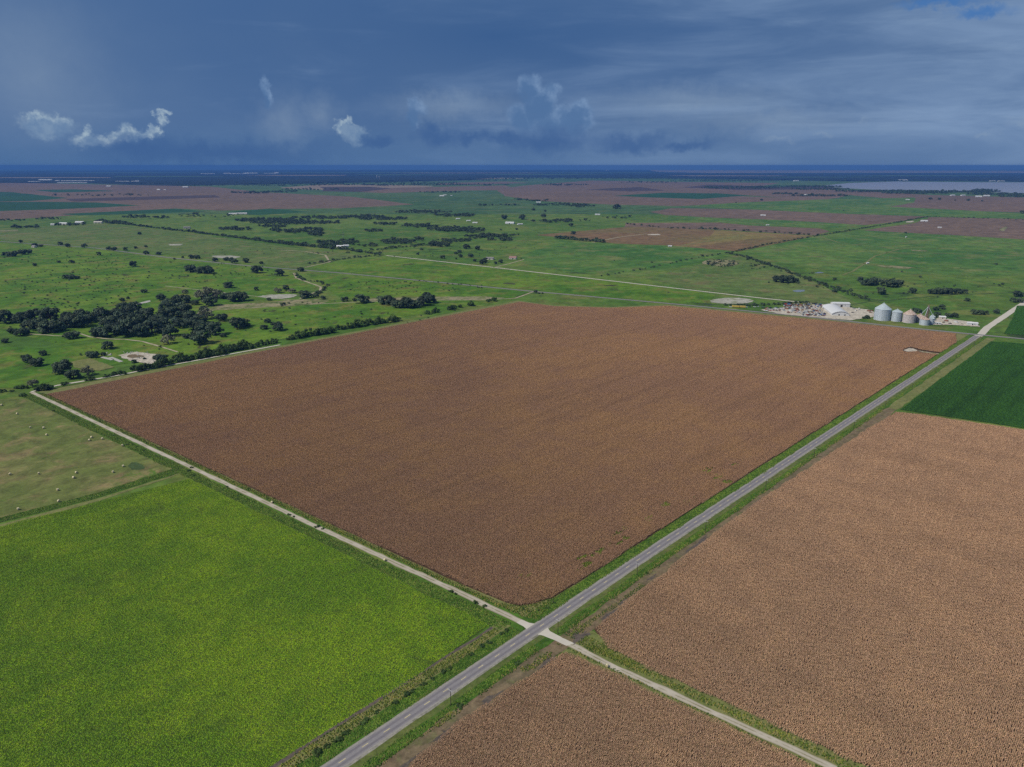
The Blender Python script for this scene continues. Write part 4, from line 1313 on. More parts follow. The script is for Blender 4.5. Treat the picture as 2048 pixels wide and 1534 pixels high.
tree_set([(1355, 430, 18), (512, 238, 20), (992, 298, 10), (1500, 232, 28), (1552, 234, 24), (1645, 238, 12), (1722, 240, 22), (1803, 242, 14), (363, 252, 10), (2038, 314, 34), (842, 442, 20), (505, 424, 22), (590, 428, 18), (408, 416, 18), (240, 408, 20), (168, 404, 16), (722, 438, 16)],
         (1348, 320), 2.926, 'oak', 'lone tree', 'in the far right fields', 'lone trees in the far right fields')

# shrubs along the near roads
for i, (px, py, wd) in enumerate(sorted([(632, 1508, 5.2), (676, 1480, 4.4), (692, 1466, 5.0), (726, 1446, 4.2), (735, 1440, 3.6), (790, 1405, 3.6), (812, 1390, 4.2), (826, 1382, 3.0), (846, 1370, 4.2), (864, 1358, 3.4),
                                         (886, 1344, 4.2), (900, 1338, 2.8), (942, 1310, 3.8), (965, 1292, 4.2), (978, 1286, 4.0), (1004, 1268, 3.6), (1012, 1262, 3.2), (755, 1424, 3.0), (655, 1494, 3.6)])):
    plant_tree('bush', P(px, py), wd, '%s bush from the bottom in the line left of the near highway' % ordinal(i + 1), 'bushes beside the near highway', 0.75)
for i, (px, py, wd) in enumerate([(1094, 1215, 3.4), (1078, 1222, 3.2), (1060, 1224, 2.6), (1046, 1218, 2.6), (1108, 1206, 2.6)]):
    plant_tree('bush', P(px, py), wd, '%s bush counted in the weedy corner of the great field' % ['tallest', 'second', 'third', 'leftmost', 'rightmost'][i], 'bushes in the weedy corner', 0.7)
for i, (px, py, wd) in enumerate(sorted([(952, 1206, 4.4), (968, 1213, 3.2), (902, 1183, 3.4), (912, 1188, 2.4), (578, 1030, 3.6), (588, 1034, 2.8), (634, 1054, 4.4), (645, 1058, 3.0), (378, 942, 4.4), (384, 936, 3.4), (386, 952, 3.6), (288, 902, 3.4), (255, 890, 3.2), (107, 822, 4.0), (455, 974, 2.4), (545, 1006, 2.0), (770, 1120, 1.8)])):
    plant_tree('bush', P(px, py), wd, '%s bush from the left beside the gravel lane of the great field' % ordinal(i + 1), 'bushes beside the gravel lane', 0.8)
for i, (px, py, wd) in enumerate([(1035, 1326, 5.0), (918, 1412, 5.4)]):
    plant_tree('bush', P(px, py), wd, ['bright green bush in the ditch below the lane mouth', 'bright green bush by the dirt track near the bottom pole'][i], 'green bushes in the right ditch', 0.5)

# thickets too far away to count: instanced small crowns
coll = bpy.data.collections.new('far_crowns')
for v in range(4):
    r = np.random.default_rng(900 + v)
    lobes = [(*(r.normal(0, 1.6, 2)), r.uniform(1.6, 4.0), r.uniform(1.2, 2.2), r.uniform(1.1, 1.9)) for _ in range(9)]
    V, F, K = leaf_cloud(r, lobes, 420, 0.42, PAL_OAK + PAL_BUSH[:1])
    coll.objects.link(bpy.data.objects.new('far_crown_%d' % v, proto_mesh('far_crown_%d' % v, V, F, K, M['leaf'])))
FAR_G = gn_group('scatter_far_crowns', coll)


def thicket(name, pts, size, label, cat='thicket', var=0.35):
    pts = np.asarray(pts)
    n = len(pts)
    s = np.clip(rng.normal(1, var, n), 0.4, 1.9) * size / 6.0
    scatter(name, FAR_G, pts, rng.integers(0, 4, n), rng.uniform(0, 6.28, n), np.stack((s, s, s * rng.uniform(0.7, 1.0, n)), 1), label, cat, 0.05)


def line_pts(px, gap, spread, skip=0.0):
    q = [P(*p) for p in px]
    out = []
    for a, b in zip(q[:-1], q[1:]):
        L = np.linalg.norm(b - a)
        for t in np.arange(0, L, gap):
            if rng.random() < skip:
                continue
            out.append(a + (b - a) * t / L + rng.normal(0, spread, 2))
    return out


def ell_pts(items):
    out = []
    for (cx, cy, rx, ry, n) in items:
        for _ in range(n):
            t, k = rng.uniform(0, 6.28), math.sqrt(rng.random())
            out.append(P(cx + rx * k * math.cos(t), cy + ry * k * math.sin(t)))
    return out


thicket('hedgerow', line_pts([(212, 446), (260, 450), (342, 460), (461, 474), (581, 490), (690, 500), (760, 510)], 7, 3.5), 8.0, 'long straight hedgerow slanting across the left middle distance', 'hedgerow')
thicket('hedgerow', line_pts([(545, 484), (600, 490), (690, 499)], 5, 12), 9.0, 'thick wooded end of the slanting hedgerow', 'hedgerow')
thicket('hedgerow', line_pts([(620, 528), (700, 517), (765, 510)], 9, 2), 5.0, 'thin hedge running to the white gravel road', 'hedgerow')
thicket('hedgerow', line_pts([(700, 506), (790, 496), (880, 488), (960, 476), (1035, 470)], 7, 6, 0.15), 7.5, 'broken hedge rising to the right in the middle', 'hedgerow')
thicket('hedgerow', line_pts([(1113, 477), (1160, 481), (1208, 485)], 5, 4), 10.0, 'dark straight tree belt below the brown stubble', 'tree belt')
thicket('hedgerow', line_pts([(1250, 448), (1300, 453), (1350, 457), (1440, 459), (1560, 465), (1634, 472)], 14, 4, 0.35), 8.0, 'dark hedge along the back of the stubble field', 'hedgerow')
thicket('hedgerow', line_pts([(1464, 505), (1540, 488), (1634, 472), (1720, 458), (1800, 444), (1858, 433)], 8, 2), 4.5, 'straight dark hedge along the stubble and reddish fields', 'hedgerow')
thicket('hedgerow', line_pts([(1315, 532), (1400, 515), (1464, 505)], 16, 2, 0.3), 5.0, 'dotted hedge left of the brush covered scrape', 'hedgerow')
thicket('hedgerow', line_pts([(1858, 433), (1960, 437), (2048, 440)], 12, 5, 0.3), 5.0, 'thin hedge at the top of the right reddish field', 'hedgerow')
thicket('hedgerow', line_pts([(1190, 556), (1230, 548), (1290, 538), (1320, 531)], 12, 3, 0.4), 4.0, 'dotted hedge climbing from the white gravel road', 'hedgerow')
thicket('creek_shrubs', line_pts([(1458, 506), (1500, 518), (1560, 537), (1590, 550), (1640, 567), (1690, 585), (1735, 600)], 4.5, 5), 5.0, 'grey green shrubs along the dry creek on the right', 'shrubs')
thicket('creek_shrubs', line_pts([(590, 547), (610, 562), (640, 564), (655, 572), (640, 586), (615, 594)], 6, 2.5, 0.15), 4.5, 'low shrubs along the bend of the left creek', 'shrubs')
thicket('hedgerow', line_pts([(1452, 611), (1520, 611), (1600, 606), (1632, 608)], 4, 1.5), 4.5, 'dark hedge behind the scrap yard', 'hedgerow')
thicket('thicket', ell_pts([(545, 441, 75, 3.5, 260), (590, 446, 90, 3, 260), (640, 436, 60, 2.5, 150), (545, 453, 32, 2.5, 60), (470, 459, 34, 2.2, 60), (555, 461, 12, 4, 26), (590, 463, 22, 4, 60), (625, 461, 20, 6, 70), (632, 468, 16, 5, 50)]), 9.0, 'dark thickets in the grassland left of centre')
thicket('thicket', ell_pts([(725, 434, 48, 2.8, 130), (765, 438, 52, 2.6, 130), (845, 424, 60, 3, 150), (910, 431, 42, 3, 90), (770, 448, 24, 2.2, 50), (835, 452, 34, 3.4, 80), (900, 459, 45, 4.5, 170), (945, 462, 26, 5, 70), (748, 462, 18, 2.6, 30), (970, 473, 44, 2.4, 60), (1000, 480, 28, 2, 30)]), 9.0, 'dark thickets in the grassland in the middle')
thicket('thicket', ell_pts([(795, 484, 34, 4.5, 80), (840, 479, 12, 3, 14), (700, 486, 16, 4, 30), (735, 492, 20, 2.2, 16), (880, 490, 26, 4, 40), (900, 482, 40, 2.5, 30), (985, 473, 40, 2, 24), (665, 488, 30, 5, 60)]), 9.0, 'scattered trees and scrub before the farmhouse')
thicket('thicket', ell_pts([(1120, 410, 60, 2, 90), (1165, 413, 26, 2.2, 44), (1235, 417, 9, 1.6, 12), (1105, 443, 40, 3, 40), (1040, 399, 16, 1.6, 20), (1075, 402, 22, 1.2, 26), (1000, 411, 50, 1.0, 30), (1240, 435, 50, 2.4, 10), (1150, 441, 40, 2.4, 12)]), 11.0, 'dark tree patches under the broad brown field')
thicket('thicket', ell_pts([(270, 434, 24, 3, 40), (310, 436, 30, 2.5, 20), (205, 443, 14, 3, 20), (235, 446, 22, 2.5, 30), (25, 441, 26, 1.4, 14), (95, 438, 30, 1.6, 20), (50, 456, 30, 1.5, 16), (130, 450, 40, 1.8, 26), (385, 432, 30, 3, 14), (420, 431, 60, 4, 20)]), 9.0, 'trees around the far left farmsteads')
thicket('scrub', ell_pts([(140, 580, 150, 40, 260), (330, 545, 230, 22, 200), (100, 520, 160, 16, 120), (820, 575, 150, 14, 140), (300, 640, 300, 90, 120), (700, 625, 220, 26, 60), (500, 505, 120, 8, 20), (860, 505, 120, 14, 60), (1000, 500, 80, 8, 20), (640, 505, 40, 4, 20)]), 2.0, 'tiny dark scrub dotted over the left pastures', 'scrub', 0.6)
thicket('scrub', ell_pts([(1445, 527, 34, 7, 90), (1514, 533, 16, 7, 24), (1620, 560, 60, 20, 20), (1850, 575, 160, 20, 30), (1900, 540, 120, 20, 10)]), 3.4, 'grey brush on the pale scrape and loose scrub on the right', 'scrub', 0.5)
thicket('distant_trees', ell_pts([(200, 391, 120, 2, 34), (500, 386, 40, 1.6, 60), (560, 384, 40, 1.4, 50), (1130, 370, 46, 1.4, 110), (960, 370, 60, 1.6, 90), (1000, 361, 70, 1.4, 110), (1300, 365, 60, 1.4, 80), (1480, 376, 80, 2.2, 280), (1600, 374, 90, 2.0, 320), (1640, 379, 60, 1.4, 120), (1570, 388, 30, 1.0, 40), (1640, 392, 60, 1.4, 90), (880, 385, 40, 1.0, 30), (620, 379, 60, 1.6, 60), (400, 371, 60, 1.4, 80), (260, 365, 90, 1.4, 100), (830, 366, 90, 2, 160), (560, 370, 110, 2.4, 160), (1440, 361, 100, 3, 200)]), 14.0, 'far trees and belts between the distant fields')
thicket('distant_trees', ell_pts([(1780, 383, 60, 1.6, 160), (1880, 384, 80, 2.0, 300), (1960, 384, 40, 1.5, 130), (1990, 389, 60, 1.6, 150), (1830, 387, 70, 1.4, 140), (2040, 393, 50, 2.0, 120), (1720, 383, 50, 1.6, 100), (1970, 381, 26, 1.4, 70)]), 14.0, 'dark trees along the near shore of the lake')


# the far woods: rough-topped masses a few kilometres deep
def wood_mass(pts, height, label, cell):
    pts = [np.asarray(p) for p in pts]
    arr = np.array(pts)
    lo, hi = arr.min(0), arr.max(0)
    gx = np.arange(lo[0], hi[0] + cell, cell)
    gy = np.arange(lo[1], hi[1] + cell * 1.6, cell * 1.6)
    X, Y = np.meshgrid(gx, gy)
    q = np.stack((X, Y), -1).reshape(-1, 2)
    ins = inside(pts, q).reshape(X.shape)
    Zs = rng.uniform(0.35, 1.0, X.shape) * height * (rng.random(X.shape) > 0.16)
    Xj = X + rng.normal(0, cell * 0.2, X.shape)
    Yj = Y + rng.normal(0, cell * 0.3, X.shape)
    edge = ins.copy()
    edge[1:-1, 1:-1] = ins[1:-1, 1:-1] & ins[:-2, 1:-1] & ins[2:, 1:-1] & ins[1:-1, :-2] & ins[1:-1, 2:]
    Zs = np.where(edge, Zs + 3, 0.5)
    ny_, nx_ = X.shape
    vs = list(zip(Xj.ravel(), Yj.ravel(), Zs.ravel()))
    fs = []
    for j in range(ny_ - 1):
        for i in range(nx_ - 1):
            if ins[j, i] and ins[j + 1, i] and ins[j, i + 1] and ins[j + 1, i + 1]:
                a = j * nx_ + i
                fs.append((a, a + 1, a + nx_ + 1, a + nx_))
    o = mesh_obj('far_woodland', vs, fs, M['wood'])
    tag(o, label, 'woodland', kind='stuff')


wood_mass(PX((-300, 345), (100, 343), (300, 342), (800, 340), (1300, 341), (1360, 351), (1000, 355), (940, 360), (700, 365), (520, 369), (330, 370), (190, 365), (-300, 368)), 13, 'dark blue mass of far woods under the horizon', 150)
wood_mass(PX((1330, 349), (1500, 348), (1800, 348), (2300, 349), (2300, 363), (1900, 361), (1700, 362.5), (1500, 358), (1380, 356)), 12, 'blue belt of woods beyond the lake', 150)

# ------------------------------------------------------------------ utility poles
def pole_proto():
    rt = empty('utility_pole', (0, 0, 0))
    a = MB()
    a.bar((0, 0, -0.2), (0, 0, 9.6), 0.19, 0.13, 10)
    a.build('post', M['timber'], rt)
    c = MB()
    c.box((0, 0.2, 8.9), (2.9, 0.14, 0.16))
    arm = c.build('crossarm', M['insulator'], rt)
    for x_ in (-1.3, -0.55, 0.55, 1.3):
        i_ = MB()
        i_.lathe([(0.0, 8.98), (0.07, 8.98), (0.11, 9.06), (0.06, 9.13), (0.10, 9.2), (0.0, 9.26)], 8, (x_, 0.2))
        i_.build('insulator', M['insulator'], arm)
    b = MB()
    b.bar((-0.9, 0.16, 8.82), (0, 0.12, 8.1), 0.035, n=5)
    b.bar((0.9, 0.16, 8.82), (0, 0.12, 8.1), 0.035, n=5)
    b.build('brace', M['steel'], rt)
    return rt


pole = pole_proto()
spots = [(-72, 9.6), (6.5, 11.8), (87, 10.5), (168, 13.2), (264, 12.6), (358, 13.4), (456, 13.0), (548, 13.0), (640, 13.0), (735, 13.0), (830, 13.0), (925, 13.0)]
for i, (s, n) in enumerate(spots):
    o = pole if i == 0 else copy_tree(pole)
    p = SN(s, n)
    o.location = (p[0], p[1], 0.1)
    o.rotation_euler = (0, 0, ANG + math.pi / 2 + random.uniform(-0.06, 0.06))
    tag(o, '%s wooden utility pole along the right of the highway, counted away from the camera' % ordinal(i + 1), 'utility pole', 'utility poles beside the highway')

# ------------------------------------------------------------------ round hay bales
def bale_proto():
    n = 20
    mb = MB()
    vs, fs = [], []
    prof = [(0.72, -0.75), (0.90, -0.66), (0.93, -0.3), (0.92, 0.3), (0.90, 0.66), (0.72, 0.75)]
    for rr, xx in prof:
        for i in range(n):
            t = 2 * math.pi * i / n
            k = rr * (1 + 0.015 * math.sin(5 * t + xx * 3))
            vs.append((xx, k * math.cos(t), 0.90 + k * math.sin(t) * (0.95 if math.sin(t) < 0 else 1.0)))
    for k in range(len(prof) - 1):
        for i in range(n):
            j = (i + 1) % n
            fs.append((k * n + i, k * n + j, (k + 1) * n + j, (k + 1) * n + i))
    mb.add(vs, fs, 0)
    mb.add(vs[:n], [tuple(range(n - 1, -1, -1))], 1)
    mb.add(vs[-n:], [tuple(range(n))], 1)
    return mb.build('hay_bale', [M['bale'], M['bale_end']], smooth=False)


bale = bale_proto()
bales = [(14, 203), (142, 274), (250, 388), (358, 391), (384, 447), (732, 491), (752, 468), (838, 480), (1004, 536), (1010, 704), (926, 752), (627, 757), (605, 799), (474, 899), (483, 992), (150, 1056), (84, 772), (320, 765)]
bales.sort()
for i, (x, y) in enumerate(bales):
    o = bale if i == 0 else copy_tree(bale)
    p = P(x / 4.096, 760 + (y + 8) / 4.096)
    o.location = (p[0], p[1], 0.10)
    o.rotation_euler = (0, 0, random.uniform(0, 3.14))
    k = random.uniform(0.98, 1.15)
    o.scale = (k, k, k)
    tag(o, '%s round hay bale from the left in the mown hay field' % ordinal(i + 1), 'hay bale', 'round bales in the hay field')
for i, (x, y, lab) in enumerate([(544, 1006, 'lone round bale beside the gravel lane of the great field'), (1214, 1334, 'lone round bale beside the gravel lane in the near right'), (770, 1122, 'dark weathered bale on the edge of the gravel lane')]):
    o = copy_tree(bale)
    p = P(x, y)
    o.location = (p[0], p[1], 0.14)
    o.scale = (0.9, 0.9, 0.85)
    o.rotation_euler = (0, 0, i * 1.1)
    tag(o, lab, 'hay bale', 'loose bales beside the lanes')

# ------------------------------------------------------------------ grain bins
def grain_bin(px, wpx, hpx, roofpx, label, wall, roof, hopper=False):
    c = P(px[0], px[1])
    rad = metres(wpx, px[1]) / 2
    c = c + c / np.linalg.norm(c) * rad
    hw = metres(hpx, px[1]) * 1.02
    hr = max(1.2, metres(roofpx, px[1]) * 0.9 + rad * 0.10)
    rt = empty('grain_bin', (c[0], c[1], 0.1))
    a = MB()
    a.lathe([(rad + 0.5, -0.3), (rad + 0.5, 0.3), (rad - 0.2, 0.3)], 40)
    a.build('footing', M['slab'], rt)
    b = MB()
    prof = []
    rings = max(5, int(hw / 1.12))
    for k in range(rings):
        z0, z1 = 0.3 + hw * k / rings, 0.3 + hw * (k + 1) / rings
        prof += [(rad, z0), (rad + 0.10, z0 + 0.12), (rad + 0.02, z0 + 0.26), (rad + 0.02, z1 - 0.14), (rad + 0.10, z1 - 0.06)]
    prof.append((rad, 0.3 + hw))
    b.lathe(prof, 48)
    wl = b.build('wall', wall, rt)
    for k in range(24):
        t = 2 * math.pi * k / 24
        s = MB()
        s.box((math.cos(t) * (rad + 0.14), math.sin(t) * (rad + 0.14), 0.3 + hw / 2), (0.14, 0.16, hw), rz=t)
        s.build('stiffener', wall, wl)
    r_ = MB()
    top = 0.3 + hw
    r_.lathe([(rad + 0.35, top - 0.25), (rad + 0.35, top), (rad * 0.5, top + hr * 0.55), (0.7, top + hr)], 48)
    rf = r_.build('roof', roof, rt)
    ribs = MB()
    for k in range(24):
        t = 2 * math.pi * (k + 0.5) / 24
        ribs.bar((math.cos(t) * (rad + 0.3), math.sin(t) * (rad + 0.3), top + 0.05), (math.cos(t) * 0.8, math.sin(t) * 0.8, top + hr + 0.02), 0.10, n=4)
    ribs.build('rib', roof, rf)
    cp = MB()
    cp.lathe([(0.9, top + hr - 0.2), (0.9, top + hr + 0.6), (0.5, top + hr + 1.0), (0.15, top + hr + 1.2), (0.12, top + hr + 2.4), (0.0, top + hr + 2.4)], 12)
    cp.build('cap', roof, rf)
    d = MB()
    t = -1.9
    d.box((math.cos(t) * (rad + 0.12), math.sin(t) * (rad + 0.12), 1.6), (0.2, 1.2, 2.2), rz=t)
    d.build('door', M['steel'], wl)
    ld = MB()
    t = -0.9
    for o_ in (-0.25, 0.25):
        x0 = math.cos(t) * (rad + 0.4) - math.sin(t) * o_
        y0 = math.sin(t) * (rad + 0.4) + math.cos(t) * o_
        ld.bar((x0, y0, 0.2), (x0, y0, top + 0.6), 0.05, n=4)
    for k in range(int(hw / 0.6)):
        ld.bar((math.cos(t) * (rad + 0.4) + math.sin(t) * 0.25, math.sin(t) * (rad + 0.4) - math.cos(t) * 0.25, 0.5 + k * 0.6), (math.cos(t) * (rad + 0.4) - math.sin(t) * 0.25, math.sin(t) * (rad + 0.4) + math.cos(t) * 0.25, 0.5 + k * 0.6), 0.04, n=4)
    ld.build('ladder', M['steel'], rt)
    return tag(rt, label, 'grain bin', 'grain bins by the far crossroads')


grain_bin((1763, 642), 30, 21.5, 10.5, 'tallest ribbed steel grain bin, leftmost of the row', M['steel'], M['steel_roof'])
grain_bin((1791.5, 643.5), 19.5, 18.0, 4.0, 'smaller blue grey steel bin right of the tallest one', M['steel'], M['steel_roof'])
grain_bin((1817, 646.5), 24, 16, 8.5, 'weathered pinkish bin with a rusty cone roof', M['steel_pink'], M['rust_roof'])
grain_bin((1838, 645), 22, 9, 5, 'low pale bin with a rust streaked roof behind the front one', M['steel_pink'], M['rust_roof'])
grain_bin((1848, 651), 18, 11, 3, 'front grey bin with a rusty top right of the pinkish bin', M['steel'], M['rust_roof'])
grain_bin((1862, 649), 9.5, 11, 2.5, 'smallest steel bin at the right end of the row', M['steel'], M['steel_roof'])
grain_bin((1863.5, 641.5), 10.5, 7, 3, 'small half hidden steel bin behind the elevator tower', M['steel'], M['steel_roof'])

# elevator tower: lattice legs, head house, spouts
c = P(1853, 640)
rt = empty('elevator_tower', (c[0], c[1], 0.1))
hh = metres(27, 640)
lt = MB()
for sx in (-1, 1):
    for sy in (-1, 1):
        lt.bar((sx * 3.0, sy * 3.0, -0.2), (sx * 0.9, sy * 0.9, hh), 0.28, 0.16, 5)
for k in range(6):
    z0, z1 = hh * k / 6, hh * (k + 1) / 6
    r0, r1 = 3.0 - 2.1 * k / 6, 3.0 - 2.1 * (k + 1) / 6
    for a_, b_ in (((-1, -1), (1, -1)), ((1, -1), (1, 1)), ((1, 1), (-1, 1)), ((-1, 1), (-1, -1))):
        lt.bar((a_[0] * r0, a_[1] * r0, z0), (b_[0] * r1, b_[1] * r1, z1), 0.12, n=4)
        lt.bar((b_[0] * r0, b_[1] * r0, z0), (a_[0] * r1, a_[1] * r1, z1), 0.12, n=4)
        lt.bar((a_[0] * r1, a_[1] * r1, z1), (b_[0] * r1, b_[1] * r1, z1), 0.12, n=4)
lt.build('lattice', M['rust'], rt)
hd = MB()
hd.box((0, 0, hh + 1.1), (2.2, 1.6, 2.2), taper=0.7)
hd.build('head_house', M['rust'], rt)
lg = MB()
lg.box((0, 0, hh / 2), (1.0, 0.6, hh))
lg.build('elevator_leg', M['rust'], rt)
for (tx, ty, tz) in ((-14, -4, hh * 0.42), (-9, -9, hh * 0.36), (7, -5, hh * 0.34)):
    sp = MB()
    sp.bar((0, 0, hh), (tx, ty, tz), 0.3, 0.3, 8)
    sp.build('spout', M['steel'], rt)
tag(rt, 'dark rusty lattice elevator tower behind the grain bins', 'tower')


# ------------------------------------------------------------------ buildings
def gable(name, px, length, width, wall_h, roof_h, rz, label, wall='cream', roof='white_metal', cat='building', group=None, doors=1, windows=2, over=0.4, chimney=False):
    c = P(*px)
    rt = empty(name, (c[0], c[1], 0.12), rz)
    a = MB()
    L, W = length / 2, width / 2
    a.add([(-L, -W, -0.2), (L, -W, -0.2), (L, W, -0.2), (-L, W, -0.2), (-L, -W, wall_h), (L, -W, wall_h), (L, W, wall_h), (-L, W, wall_h), (-L, 0, wall_h + roof_h * 0.96), (L, 0, wall_h + roof_h * 0.96)],
          [(0, 1, 5, 4), (2, 3, 7, 6), (1, 2, 6, 9, 5), (3, 0, 4, 8, 7)])
    wl = a.build('wall', M[wall], rt)
    r_ = MB()
    e = over
    th = 0.25
    dz_ = roof_h * e / W
    r_.add([(-L - e, -W - e, wall_h - dz_), (L + e, -W - e, wall_h - dz_), (L + e, 0, wall_h + roof_h), (-L - e, 0, wall_h + roof_h), (L + e, W + e, wall_h - dz_), (-L - e, W + e, wall_h - dz_),
            (-L - e, -W - e, wall_h - dz_ + th), (L + e, -W - e, wall_h - dz_ + th), (L + e, 0, wall_h + roof_h + th), (-L - e, 0, wall_h + roof_h + th), (L + e, W + e, wall_h - dz_ + th), (-L - e, W + e, wall_h - dz_ + th)],
           [(3, 2, 1, 0), (5, 4, 2, 3), (6, 7, 8, 9), (9, 8, 10, 11), (0, 1, 7, 6), (4, 5, 11, 10), (1, 2, 8, 7), (2, 4, 10, 8), (3, 0, 6, 9), (5, 3, 9, 11)])
    rf = r_.build('roof', M[roof], rt)
    if chimney:
        k = MB()
        k.box((L * 0.4, W * 0.3, wall_h + roof_h), (0.8, 0.8, 1.8))
        k.build('chimney', M['pink_roof'], rf)
    for k in range(doors):
        d = MB()
        x_ = (k - (doors - 1) / 2) * length / (doors + 0.5)
        big = min(wall_h * 0.8, max(2.1, wall_h * 0.7))
        d.box((x_, -W - 0.02, big / 2), (max(1.0, min(4.0, length * 0.12)), 0.12, big))
        d.build('door', M['dark'], wl)
    for k in range(windows):
        d = MB()
        x_ = -L + length * (k + 0.5) / windows + length * 0.06
        if doors and abs(x_) < length * 0.1:
            x_ += length * 0.14
        d.box((min(x_, L - 1.2), -W - 0.02, wall_h * 0.6), (1.3, 0.1, 1.2))
        d.build('window', M['glass'], wl)
    return tag(rt, label, cat, group)


# arched white shed of the scrap yard
c = P(1681, 632)
rt = empty('arched_shed', (c[0], c[1], 0.1), R(-10))
WD, DP, EH, RH = metres(33, 630), 74.0, 3.2, 4.6
n = 16
arc = [(-WD / 2 + WD * i / n, EH + RH * math.sin(math.pi * i / n) ** 0.8) for i in range(n + 1)]
a = MB()
vs = [(x_, 0, z_) for x_, z_ in arc] + [(WD / 2, 0, -0.2), (-WD / 2, 0, -0.2)]
a.add(vs, [tuple(range(len(vs) - 1, -1, -1))])
vs = [(x_, DP, z_) for x_, z_ in arc] + [(WD / 2, DP, -0.2), (-WD / 2, DP, -0.2)]
a.add(vs, [tuple(range(len(vs)))])
for sx in (-1, 1):
    a.add([(sx * WD / 2, 0, -0.2), (sx * WD / 2, DP, -0.2), (sx * WD / 2, DP, EH), (sx * WD / 2, 0, EH)], [(0, 1, 2, 3)])
wl = a.build('wall', M['white_metal'], rt)
r_ = MB()
o1 = [(x_ * 1.03, z_ + 0.25) for x_, z_ in arc]
for k in range(n):
    (x0, z0), (x1, z1) = o1[k], o1[k + 1]
    r_.add([(x0, -0.9, z0), (x1, -0.9, z1), (x1, DP + 0.6, z1), (x0, DP + 0.6, z0), (x0, -0.9, z0 - 0.22), (x1, -0.9, z1 - 0.22), (x1, DP + 0.6, z1 - 0.22), (x0, DP + 0.6, z0 - 0.22)],
           [(0, 1, 2, 3), (7, 6, 5, 4), (0, 4, 5, 1), (2, 6, 7, 3)])
r_.build('roof', M['white_metal'], rt)
for x_, w_ in ((-2.5, 2.0), (7, 1.6)):
    d = MB()
    d.box((x_, -0.05, 1.5), (w_, 0.16, 3.0))
    d.build('door', M['dark'], wl)
tag(rt, 'large white arched roof shed in the scrap yard', 'shed')
gable('flat_shed', (1680, 613), 30, 16, 6.5, 1.6, R(-6), 'white box shed behind the arched shed', 'white_metal', 'white_metal', 'shed', doors=1, windows=1)
gable('yard_office', (1826, 638.5), 22, 10, 4.2, 1.8, R(-20), 'low white shed behind the pinkish grain bin', 'white_metal', 'white_metal', 'shed', windows=1)
gable('yard_office', (1944, 650), 15, 8, 3.4, 1.4, R(-20), 'white shed by the road at the right end of the yard', 'white_metal', 'white_metal', 'shed', windows=1)
gable('yard_office', (1884, 637.5), 10, 7, 3.4, 1.4, R(-20), 'small pale shed right of the elevator tower', 'cream', 'white_metal', 'shed', windows=1)
gable('long_trailer', (1874, 648.8), 12, 3, 2.9, 0.4, R(-20), 'white trailer parked right of the small bins', 'white_metal', 'white_metal', 'trailer', windows=2)
gable('farmhouse', (980, 519), 22, 13, 4.0, 2.6, R(-15), 'low grey farmhouse left of the pink roofed one', 'cream', 'grey_roof', 'house', doors=1, windows=4, chimney=True)
gable('farmhouse', (1026, 518), 20, 13, 4.0, 3.4, R(-15), 'pink roofed farmhouse at the end of the pale drive', 'cream', 'pink_roof', 'house', doors=1, windows=4, chimney=True)
gable('farmhouse', (681, 495), 24, 12, 4, 3, R(-12), 'pale farmhouse at the end of the slanting hedgerow', 'cream', 'white_metal', 'house', windows=3)
gable('barn', (692, 493.5), 18, 10, 4, 2.5, R(20), 'white barn beside the house at the end of the hedgerow', 'white_metal', 'white_metal', 'barn')
gable('farmhouse', (127, 449.5), 40, 16, 6, 4, R(-8), 'long white barn left of the start of the hedgerow', 'cream', 'white_metal', 'barn', doors=2)
gable('farmhouse', (160, 447.5), 34, 18, 6, 5, R(8), 'white house in trees left of the hedgerow', 'cream', 'white_metal', 'house')
gable('farmhouse', (197, 446.5), 38, 14, 6, 3, R(-5), 'pale barn at the very start of the slanting hedgerow', 'cream', 'cream', 'barn', doors=2)
gable('farmhouse', (106, 451), 16, 12, 5, 3, R(0), 'small white house at the left end of the far left farm', 'cream', 'white_metal', 'house')
gable('farmhouse', (374, 457), 26, 14, 5, 3, R(10), 'lone grey roofed house behind the hedgerow', 'cream', 'grey_roof', 'house')
gable('farmhouse', (69, 495), 16, 10, 4, 3, R(-30), 'small pale house under trees on the far left road', 'cream', 'grey_roof', 'house')
for i, (x_, y_, ln, lab) in enumerate([(463, 429, 26, 'leftmost white house in the small row left of the lens shaped field'), (470, 429, 24, 'second white house in the row left of the lens shaped field'), (477, 428.5, 22, 'third white house in the row left of the lens shaped field'), (487, 428.5, 40, 'long white barn closing the row left of the lens shaped field')]):
    gable('farmhouse', (x_, y_), ln, 13, 5, 3, R(random.uniform(-20, 20)), lab, 'cream', 'white_metal', 'house')
